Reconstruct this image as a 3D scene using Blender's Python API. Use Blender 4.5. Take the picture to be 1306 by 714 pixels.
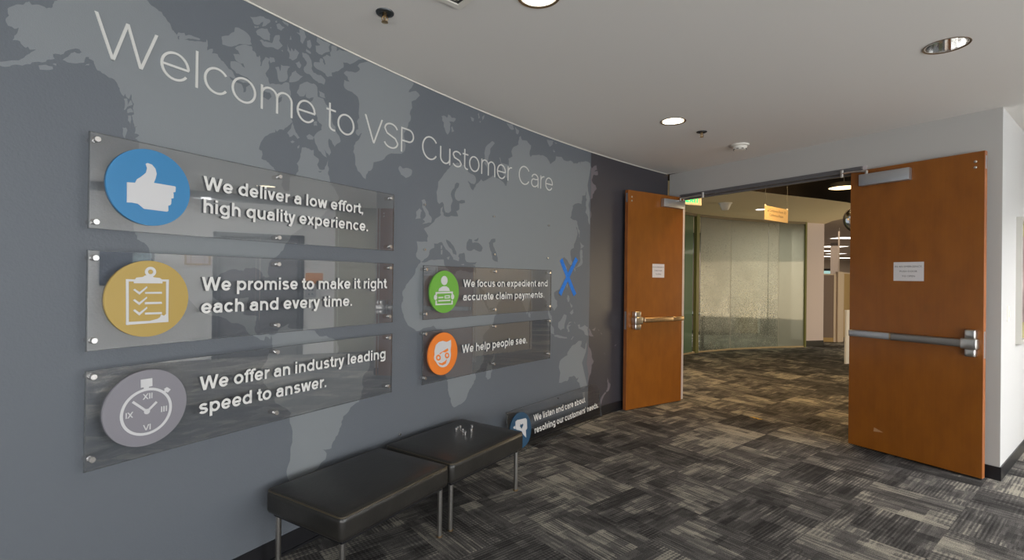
import bpy, bmesh, math, random
from mathutils import Vector, Matrix
from mathutils.geometry import tessellate_polygon
for o in list(bpy.data.objects): bpy.data.objects.remove(o)
random.seed(7)
C = bpy.context.scene.collection
scn = bpy.context.scene
# ------------------------------------------------------------------ camera, world, light, exposure
FPX, PITCH, ROLL, SHIFT, CAMH = 639.365, 0.0044, 0.0131, -5.094, 1.45
cam = bpy.data.cameras.new('camera'); cam_o = bpy.data.objects.new('camera', cam); C.objects.link(cam_o)
cam.sensor_width = 36.0; cam.lens = FPX / 1306 * 36.0; cam.shift_y = SHIFT / 1306
cam.clip_start = 0.02; cam.clip_end = 200
_f = Vector((0, math.cos(PITCH), math.sin(PITCH))); _u = Vector((0, -math.sin(PITCH), math.cos(PITCH))); _r = Vector((1, 0, 0))
_c, _s = math.cos(ROLL), math.sin(ROLL)
_ri = _c * _r + _s * _u; _up = -_s * _r + _c * _u
M = Matrix((_ri, _up, -_f)).transposed().to_4x4(); M.translation = (0, 0, CAMH)
cam_o.matrix_world = M
scn.camera = cam_o
scn.view_settings.view_transform = 'Standard'; scn.view_settings.look = 'None'
scn.view_settings.gamma = 1.0; scn.view_settings.use_curve_mapping = False
scn.view_settings.exposure = 0.14
scn.cycles.use_denoising = True
scn.cycles.max_bounces = 8; scn.cycles.diffuse_bounces = 5; scn.cycles.transparent_max_bounces = 16
scn.cycles.sample_clamp_indirect = 6.0
world = bpy.data.worlds.new('world'); scn.world = world; world.use_nodes = True
world.node_tree.nodes['Background'].inputs[0].default_value = (0.80, 0.88, 1.0, 1)
world.node_tree.nodes['Background'].inputs[1].default_value = 0.5
def area(name, loc, look, sx, sy, power, col=(1, 1, 1), shape='RECTANGLE', spread=None):
    l = bpy.data.lights.new(name, 'AREA'); l.shape = shape; l.size = sx
    if shape in ('RECTANGLE', 'ELLIPSE'): l.size_y = sy
    l.energy = power; l.color = col
    if spread: l.spread = spread
    o = bpy.data.objects.new(name, l); C.objects.link(o); o.location = loc
    o.rotation_euler = (Vector(look) - Vector(loc)).to_track_quat('-Z', 'Y').to_euler()
    return o
WARM = (1.0, 0.86, 0.68)
area('daylight_back', (1.2, -3.62, 1.35), (1.2, 5, 1.2), 8.6, 2.3, 88, (0.94, 0.97, 1.0))
area('ceiling_fill', (1.4, -3.62, .45), (1.6, 2.2, 2.9), 8.0, .8, 165, (1.0, 0.975, 0.94))  # added fill aimed upward to brighten the ceiling
area('daylight_side', (6.3, -1.3, 1.35), (0, -.6, 1.3), 4.0, 2.2, 205, (0.95, 0.98, 1.0))
area('corridor_glow', (3.55, 6.25, 3.3), (4.3, 7.8, 0), 0.9, 0.9, 135, (1.0, 0.64, 0.28), 'DISK')
area('soffit_fill', (10.2, 8.6, 1.2), (4.0, 9.4, 2.7), 2.6, 1.8, 110, (1.0, 0.80, 0.50))  # added fill from the office side, lifting the tan soffit
area('office_light', (14.5, 23.5, 2.9), (14.5, 23.5, 0), 14.0, 20.0, 1300, (1.0, 0.84, 0.68))
area('meeting_light', (4.6, 12.2, 2.7), (4.6, 12.2, 0), 3.0, 1.2, 150, (1.0, 0.96, 0.88))
# ------------------------------------------------------------------ data traced on the curved wall: (arc length, height) in metres
LAND=[[(6.737,2.325),(6.740,2.331),(6.745,2.336),(6.750,2.341),(6.754,2.345),(6.759,2.351),(6.765,2.354),(6.770,2.356),(6.776,2.358),(6.780,2.364),(6.783,2.371),(6.788,2.373),(6.792,2.378),(6.795,2.373),(6.799,2.369),(6.805,2.373),(6.812,2.377),(6.818,2.379),(6.824,2.379),(6.832,2.379),(6.838,2.376),(6.845,2.382),(6.852,2.384),(6.855,2.391),(6.855,2.398),(6.858,2.405),(6.860,2.413),(6.865,2.416),(6.869,2.421),(6.872,2.434),(6.878,2.446),(6.879,2.458),(6.882,2.471),(6.898,2.485),(6.914,2.504),(6.931,2.521),(6.944,2.543),(6.968,2.554),(6.990,2.552),(7.014,2.567),(7.039,2.585),(7.055,2.581),(7.072,2.578),(7.091,2.583),(7.109,2.579),(7.122,2.579),(7.131,2.572),(7.141,2.563),(7.154,2.563),(7.161,2.555),(7.169,2.548),(7.180,2.547),(7.190,2.544),(7.198,2.539),(7.208,2.540),(7.214,2.529),(7.224,2.523),(7.231,2.512),(7.241,2.507),(7.244,2.501),(7.246,2.495),(7.248,2.489),(7.251,2.483),(7.256,2.482),(7.260,2.477),(7.264,2.475),(7.268,2.470),(7.275,2.484),(7.287,2.486),(7.299,2.492),(7.304,2.482),(7.316,2.491),(7.327,2.494),(7.338,2.493),(7.349,2.494),(7.358,2.495),(7.366,2.494),(7.362,2.487),(7.355,2.485),(7.348,2.484),(7.341,2.482),(7.334,2.481),(7.325,2.477),(7.317,2.476),(7.308,2.469),(7.300,2.463),(7.310,2.467),(7.320,2.467),(7.332,2.472),(7.343,2.474),(7.355,2.480),(7.368,2.484),(7.379,2.486),(7.391,2.491),(7.393,2.504),(7.397,2.499),(7.398,2.488),(7.399,2.478),(7.396,2.466),(7.397,2.456),(7.408,2.467),(7.421,2.473),(7.422,2.463),(7.418,2.451),(7.430,2.456),(7.443,2.457),(7.445,2.451),(7.449,2.445),(7.455,2.442),(7.459,2.436),(7.471,2.433),(7.479,2.425),(7.488,2.417),(7.496,2.409),(7.508,2.408),(7.516,2.402),(7.521,2.390),(7.528,2.381),(7.536,2.377),(7.546,2.377),(7.556,2.379),(7.566,2.383),(7.578,2.383),(7.586,2.377),(7.597,2.381),(7.609,2.383),(7.599,2.394),(7.586,2.400),(7.570,2.400),(7.554,2.401),(7.543,2.404),(7.531,2.401),(7.526,2.408),(7.519,2.412),(7.511,2.415),(7.505,2.420),(7.502,2.433),(7.504,2.448),(7.514,2.452),(7.524,2.456),(7.538,2.456),(7.552,2.455),(7.561,2.446),(7.574,2.443),(7.569,2.451),(7.565,2.460),(7.553,2.456),(7.542,2.457),(7.531,2.460),(7.524,2.467),(7.521,2.478),(7.515,2.486),(7.523,2.490),(7.531,2.492),(7.539,2.496),(7.547,2.496),(7.543,2.503),(7.539,2.511),(7.530,2.513),(7.523,2.518),(7.533,2.530),(7.546,2.539),(7.561,2.549),(7.576,2.556),(7.591,2.556),(7.606,2.560),(7.610,2.552),(7.609,2.541),(7.622,2.540),(7.629,2.532),(7.631,2.520),(7.641,2.521),(7.647,2.532),(7.650,2.525),(7.653,2.517),(7.651,2.507),(7.654,2.499),(7.654,2.490),(7.651,2.480),(7.657,2.483),(7.660,2.496),(7.663,2.509),(7.672,2.522),(7.679,2.536),(7.690,2.536),(7.701,2.535),(7.698,2.524),(7.694,2.512),(7.698,2.503),(7.699,2.492),(7.696,2.482),(7.690,2.473),(7.685,2.464),(7.680,2.455),(7.685,2.443),(7.695,2.435),(7.697,2.421),(7.703,2.409),(7.720,2.418),(7.736,2.419),(7.753,2.426),(7.770,2.429),(7.779,2.439),(7.790,2.448),(7.800,2.451),(7.810,2.452),(7.814,2.439),(7.814,2.423),(7.821,2.411),(7.823,2.395),(7.819,2.378),(7.821,2.356),(7.834,2.340),(7.830,2.316),(7.827,2.293),(7.825,2.276),(7.831,2.262),(7.835,2.254),(7.826,2.246),(7.820,2.237),(7.811,2.229),(7.804,2.220),(7.792,2.211),(7.784,2.199),(7.772,2.199),(7.760,2.196),(7.753,2.188),(7.747,2.181),(7.740,2.186),(7.736,2.193),(7.738,2.185),(7.737,2.175),(7.720,2.168),(7.706,2.160),(7.695,2.149),(7.685,2.143),(7.677,2.134),(7.672,2.124),(7.666,2.115),(7.660,2.104),(7.657,2.093),(7.653,2.081),(7.651,2.070),(7.658,2.066),(7.667,2.065),(7.669,2.056),(7.671,2.048),(7.667,2.036),(7.665,2.025),(7.677,2.022),(7.690,2.022),(7.696,2.016),(7.705,2.014),(7.709,2.007),(7.716,2.003),(7.722,1.998),(7.731,1.996),(7.734,1.988),(7.740,1.983),(7.750,1.977),(7.754,1.967),(7.762,1.959),(7.772,1.954),(7.780,1.944),(7.783,1.932),(7.777,1.922),(7.776,1.912),(7.783,1.905),(7.785,1.896),(7.793,1.891),(7.797,1.883),(7.809,1.886),(7.820,1.891),(7.824,1.908),(7.822,1.924),(7.826,1.941),(7.822,1.957),(7.829,1.965),(7.839,1.969),(7.850,1.971),(7.859,1.976),(7.863,1.992),(7.875,2.005),(7.872,2.015),(7.874,2.025),(7.870,2.035),(7.863,2.042),(7.874,2.056),(7.881,2.071),(7.885,2.085),(7.884,2.097),(7.889,2.107),(7.890,2.116),(7.891,2.126),(7.894,2.135),(7.905,2.137),(7.916,2.140),(7.925,2.137),(7.936,2.138),(7.944,2.134),(7.954,2.132),(7.966,2.138),(7.967,2.124),(7.967,2.109),(7.982,2.102),(7.998,2.096),(8.001,2.088),(7.999,2.078),(7.994,2.070),(7.990,2.061),(7.998,2.049),(8.006,2.038),(8.022,2.038),(8.038,2.044),(8.041,2.059),(8.051,2.073),(8.055,2.087),(8.061,2.102),(8.059,2.086),(8.058,2.070),(8.067,2.057),(8.066,2.041),(8.063,2.040),(8.061,2.030),(8.063,2.020),(8.070,2.012),(8.072,2.001),(8.076,1.985),(8.080,1.969),(8.087,1.962),(8.096,1.958),(8.103,1.953),(8.109,1.946),(8.118,1.936),(8.122,1.924),(8.131,1.915),(8.139,1.906),(8.137,1.890),(8.144,1.875),(8.141,1.862),(8.133,1.850),(8.121,1.840),(8.111,1.830),(8.099,1.829),(8.086,1.827),(8.075,1.822),(8.063,1.817),(8.052,1.811),(8.044,1.804),(8.040,1.794),(8.031,1.786),(8.019,1.777),(8.004,1.771),(7.996,1.759),(7.985,1.748),(7.964,1.743),(7.942,1.740),(7.921,1.733),(7.903,1.720),(7.902,1.710),(7.896,1.700),(7.880,1.693),(7.868,1.682),(7.855,1.671),(7.839,1.664),(7.833,1.649),(7.826,1.634),(7.815,1.621),(7.802,1.609),(7.797,1.594),(7.792,1.579),(7.783,1.574),(7.776,1.568),(7.773,1.559),(7.765,1.553),(7.758,1.547),(7.750,1.541),(7.741,1.536),(7.732,1.532),(7.721,1.521),(7.713,1.507),(7.714,1.496),(7.710,1.486),(7.710,1.475),(7.707,1.465),(7.710,1.452),(7.718,1.441),(7.708,1.438),(7.698,1.437),(7.689,1.442),(7.679,1.443),(7.680,1.454),(7.675,1.464),(7.668,1.470),(7.660,1.475),(7.652,1.480),(7.643,1.484),(7.631,1.485),(7.619,1.481),(7.607,1.482),(7.594,1.483),(7.587,1.477),(7.583,1.468),(7.571,1.471),(7.558,1.470),(7.547,1.475),(7.535,1.476),(7.521,1.474),(7.507,1.470),(7.498,1.463),(7.488,1.459),(7.477,1.456),(7.468,1.450),(7.460,1.440),(7.453,1.429),(7.446,1.418),(7.436,1.411),(7.442,1.396),(7.443,1.381),(7.437,1.366),(7.437,1.351),(7.448,1.337),(7.463,1.329),(7.473,1.315),(7.481,1.300),(7.493,1.298),(7.504,1.295),(7.515,1.293),(7.527,1.292),(7.535,1.298),(7.544,1.304),(7.555,1.303),(7.564,1.307),(7.562,1.322),(7.564,1.336),(7.575,1.337),(7.586,1.337),(7.597,1.340),(7.609,1.341),(7.610,1.332),(7.606,1.323),(7.600,1.306),(7.603,1.288),(7.590,1.276),(7.583,1.261),(7.592,1.256),(7.602,1.254),(7.612,1.251),(7.622,1.252),(7.631,1.252),(7.640,1.251),(7.648,1.248),(7.657,1.245),(7.652,1.237),(7.652,1.227),(7.648,1.219),(7.648,1.210),(7.647,1.200),(7.642,1.191),(7.643,1.181),(7.645,1.172),(7.653,1.161),(7.661,1.152),(7.677,1.151),(7.693,1.152),(7.703,1.154),(7.712,1.157),(7.721,1.150),(7.732,1.146),(7.730,1.135),(7.726,1.125),(7.715,1.137),(7.700,1.143),(7.697,1.132),(7.694,1.122),(7.684,1.125),(7.674,1.127),(7.663,1.138),(7.649,1.145),(7.640,1.149),(7.633,1.155),(7.623,1.158),(7.615,1.162),(7.607,1.173),(7.599,1.183),(7.596,1.195),(7.587,1.205),(7.572,1.212),(7.558,1.219),(7.543,1.219),(7.528,1.221),(7.514,1.231),(7.502,1.243),(7.486,1.249),(7.471,1.256),(7.420,1.266),(7.376,1.292),(7.343,1.330),(7.310,1.365),(7.294,1.389),(7.277,1.411),(7.255,1.428),(7.237,1.448),(7.230,1.463),(7.221,1.478),(7.206,1.485),(7.195,1.497),(7.190,1.507),(7.182,1.514),(7.182,1.526),(7.177,1.536),(7.177,1.546),(7.174,1.555),(7.170,1.560),(7.167,1.566),(7.162,1.569),(7.158,1.575),(7.151,1.576),(7.145,1.579),(7.139,1.584),(7.132,1.586),(7.132,1.594),(7.131,1.602),(7.126,1.607),(7.123,1.615),(7.120,1.624),(7.118,1.634),(7.119,1.645),(7.117,1.655),(7.114,1.663),(7.109,1.669),(7.108,1.677),(7.106,1.685),(7.105,1.678),(7.108,1.673),(7.110,1.667),(7.110,1.661),(7.100,1.677),(7.096,1.698),(7.086,1.714),(7.082,1.734),(7.076,1.774),(7.076,1.816),(7.083,1.858),(7.104,1.898),(7.111,1.910),(7.113,1.924),(7.121,1.936),(7.131,1.946),(7.133,1.955),(7.132,1.965),(7.133,1.973),(7.132,1.981),(7.126,1.987),(7.119,1.990),(7.127,1.998),(7.134,2.006),(7.126,2.010),(7.117,2.009),(7.120,2.022),(7.119,2.034),(7.127,2.041),(7.116,2.035),(7.115,2.044),(7.112,2.051),(7.111,2.058),(7.109,2.065),(7.108,2.072),(7.105,2.078),(7.114,2.085),(7.112,2.097),(7.109,2.108),(7.111,2.117),(7.113,2.126),(7.107,2.134),(7.104,2.145),(7.105,2.154),(7.102,2.163),(7.099,2.151),(7.096,2.140),(7.088,2.144),(7.084,2.149),(7.083,2.157),(7.077,2.145),(7.070,2.151),(7.065,2.160),(7.063,2.166),(7.063,2.172),(7.059,2.176),(7.057,2.181),(7.055,2.187),(7.052,2.192),(7.049,2.195),(7.046,2.199),(7.041,2.201),(7.036,2.202),(7.027,2.201),(7.020,2.205),(7.013,2.209),(7.005,2.210),(6.999,2.215),(6.990,2.215),(6.985,2.222),(6.982,2.230),(6.979,2.237),(6.978,2.245),(6.971,2.248),(6.963,2.248),(6.963,2.255),(6.954,2.251),(6.950,2.239),(6.949,2.228),(6.936,2.222),(6.923,2.215),(6.911,2.212),(6.899,2.210),(6.892,2.213),(6.885,2.213),(6.890,2.220),(6.895,2.226),(6.900,2.230),(6.903,2.236),(6.907,2.242),(6.909,2.248),(6.915,2.251),(6.919,2.256),(6.926,2.254),(6.934,2.256),(6.941,2.264),(6.937,2.267),(6.934,2.272),(6.923,2.270),(6.912,2.263),(6.901,2.255),(6.892,2.246),(6.888,2.236),(6.880,2.230),(6.871,2.229),(6.864,2.227),(6.858,2.223),(6.859,2.215),(6.863,2.208),(6.858,2.205),(6.852,2.201),(6.847,2.200),(6.842,2.196),(6.838,2.188),(6.829,2.182),(6.820,2.181),(6.811,2.177),(6.802,2.172),(6.798,2.164),(6.787,2.160),(6.777,2.151),(6.766,2.150),(6.756,2.146),(6.750,2.142),(6.745,2.136),(6.739,2.133),(6.733,2.130),(6.727,2.129),(6.722,2.129),(6.718,2.131),(6.713,2.130),(6.709,2.129),(6.704,2.126),(6.704,2.130),(6.709,2.131),(6.713,2.134),(6.718,2.138),(6.721,2.142),(6.736,2.150),(6.751,2.159),(6.767,2.165),(6.781,2.180),(6.785,2.188),(6.790,2.194),(6.795,2.199),(6.799,2.206),(6.806,2.213),(6.812,2.221),(6.804,2.217),(6.796,2.213),(6.793,2.217),(6.790,2.221),(6.785,2.215),(6.780,2.217),(6.776,2.221),(6.772,2.224),(6.770,2.231),(6.765,2.232),(6.761,2.231),(6.756,2.229),(6.751,2.227),(6.755,2.235),(6.755,2.243),(6.760,2.250),(6.763,2.258),(6.765,2.267),(6.766,2.276),(6.761,2.270),(6.755,2.267),(6.752,2.269),(6.748,2.271),(6.743,2.270),(6.739,2.270),(6.737,2.275),(6.734,2.280),(6.733,2.286),(6.734,2.293),(6.738,2.299),(6.741,2.305),(6.739,2.309),(6.738,2.314),(6.738,2.320)],
[(7.732,1.146),(7.746,1.146),(7.759,1.150),(7.767,1.159),(7.772,1.170),(7.781,1.176),(7.791,1.181),(7.802,1.184),(7.813,1.189),(7.822,1.195),(7.833,1.196),(7.829,1.189),(7.823,1.182),(7.831,1.175),(7.841,1.171),(7.852,1.168),(7.862,1.169),(7.893,1.164),(7.924,1.165),(7.955,1.153),(7.988,1.149),(7.995,1.140),(8.002,1.130),(8.012,1.123),(8.020,1.113),(8.043,1.110),(8.065,1.113),(8.084,1.100),(8.108,1.095),(8.124,1.086),(8.137,1.075),(8.143,1.057),(8.154,1.041),(8.153,1.027),(8.151,1.014),(8.138,1.001),(8.153,1.002),(8.168,1.005),(8.189,0.997),(8.211,0.996),(8.242,0.987),(8.274,0.981),(8.306,0.971),(8.336,0.956),(8.350,0.949),(8.360,0.938),(8.373,0.930),(8.383,0.920),(8.384,0.901),(8.379,0.884),(8.366,0.867),(8.344,0.856),(8.333,0.839),(8.329,0.818),(8.327,0.799),(8.335,0.780),(8.332,0.761),(8.322,0.747),(8.324,0.731),(8.321,0.716),(8.309,0.706),(8.304,0.692),(8.286,0.691),(8.271,0.685),(8.257,0.678),(8.243,0.672),(8.235,0.658),(8.223,0.646),(8.208,0.638),(8.191,0.631),(8.188,0.615),(8.178,0.602),(8.183,0.585),(8.184,0.568),(8.185,0.584),(8.193,0.596),(8.195,0.612),(8.188,0.629),(8.190,0.612),(8.189,0.597),(8.181,0.587),(8.175,0.575),(8.166,0.565),(8.164,0.551),(8.158,0.544),(8.156,0.535),(8.149,0.529),(8.140,0.526),(8.135,0.510),(8.121,0.500),(8.114,0.485),(8.112,0.468),(8.099,0.466),(8.084,0.469),(8.070,0.470),(8.055,0.477),(8.069,0.463),(8.080,0.447),(8.078,0.430),(8.072,0.415),(8.056,0.411),(8.042,0.406),(8.035,0.393),(8.025,0.382),(7.997,0.372),(7.964,0.373),(7.950,0.351),(7.928,0.336),(7.924,0.326),(7.926,0.313),(7.930,0.300),(7.936,0.287),(7.927,0.286),(7.921,0.280),(7.904,0.294),(7.884,0.302),(7.871,0.320),(7.856,0.335),(7.855,0.352),(7.848,0.370),(7.837,0.388),(7.833,0.405),(7.830,0.426),(7.835,0.444),(7.842,0.460),(7.850,0.476),(7.851,0.492),(7.852,0.510),(7.851,0.527),(7.852,0.544),(7.862,0.569),(7.861,0.599),(7.862,0.627),(7.854,0.657),(7.845,0.676),(7.844,0.695),(7.845,0.712),(7.853,0.727),(7.839,0.738),(7.828,0.752),(7.813,0.763),(7.799,0.770),(7.787,0.780),(7.775,0.789),(7.761,0.796),(7.757,0.809),(7.754,0.822),(7.742,0.841),(7.726,0.859),(7.719,0.880),(7.704,0.898),(7.698,0.905),(7.693,0.914),(7.692,0.922),(7.687,0.931),(7.680,0.946),(7.680,0.961),(7.679,0.977),(7.683,0.991),(7.695,1.000),(7.704,1.013),(7.713,1.025),(7.714,1.041),(7.718,1.051),(7.727,1.057),(7.733,1.066),(7.740,1.074),(7.740,1.083),(7.741,1.092),(7.737,1.102),(7.737,1.111),(7.739,1.124),(7.735,1.135)],
[(8.258,2.704),(8.271,2.723),(8.284,2.731),(8.298,2.739),(8.311,2.746),(8.325,2.754),(8.339,2.762),(8.357,2.762),(8.372,2.762),(8.400,2.762),(8.432,2.762),(8.453,2.760),(8.479,2.755),(8.539,2.762),(8.593,2.762),(8.653,2.762),(8.709,2.761),(8.726,2.754),(8.715,2.736),(8.705,2.718),(8.687,2.700),(8.678,2.681),(8.695,2.686),(8.710,2.696),(8.727,2.703),(8.744,2.710),(8.755,2.706),(8.767,2.703),(8.775,2.696),(8.783,2.690),(8.763,2.670),(8.745,2.649),(8.724,2.639),(8.706,2.625),(8.710,2.606),(8.713,2.585),(8.698,2.563),(8.692,2.541),(8.702,2.526),(8.703,2.508),(8.696,2.492),(8.682,2.478),(8.678,2.457),(8.669,2.436),(8.655,2.415),(8.640,2.395),(8.644,2.368),(8.654,2.343),(8.660,2.317),(8.653,2.287),(8.639,2.271),(8.622,2.257),(8.593,2.252),(8.564,2.246),(8.535,2.242),(8.509,2.229),(8.490,2.214),(8.479,2.196),(8.459,2.182),(8.437,2.172),(8.415,2.164),(8.392,2.156),(8.388,2.136),(8.384,2.117),(8.375,2.106),(8.365,2.097),(8.352,2.095),(8.346,2.080),(8.335,2.068),(8.333,2.053),(8.330,2.039),(8.322,2.045),(8.310,2.048),(8.305,2.056),(8.298,2.063),(8.287,2.074),(8.270,2.079),(8.263,2.098),(8.251,2.114),(8.252,2.135),(8.250,2.155),(8.246,2.173),(8.235,2.187),(8.242,2.206),(8.240,2.225),(8.249,2.236),(8.252,2.249),(8.265,2.258),(8.275,2.269),(8.281,2.279),(8.287,2.289),(8.290,2.300),(8.297,2.310),(8.282,2.323),(8.268,2.336),(8.268,2.356),(8.259,2.373),(8.266,2.386),(8.277,2.399),(8.271,2.424),(8.273,2.452),(8.275,2.480),(8.270,2.505),(8.263,2.520),(8.248,2.527),(8.233,2.531),(8.220,2.537),(8.203,2.536),(8.186,2.536),(8.169,2.541),(8.160,2.555),(8.162,2.572),(8.164,2.589),(8.182,2.587),(8.202,2.592),(8.190,2.600),(8.186,2.614),(8.172,2.619),(8.159,2.626),(8.167,2.638),(8.180,2.647),(8.195,2.648),(8.210,2.654),(8.226,2.657),(8.241,2.658),(8.260,2.671),(8.276,2.689),(8.270,2.699)],
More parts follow.
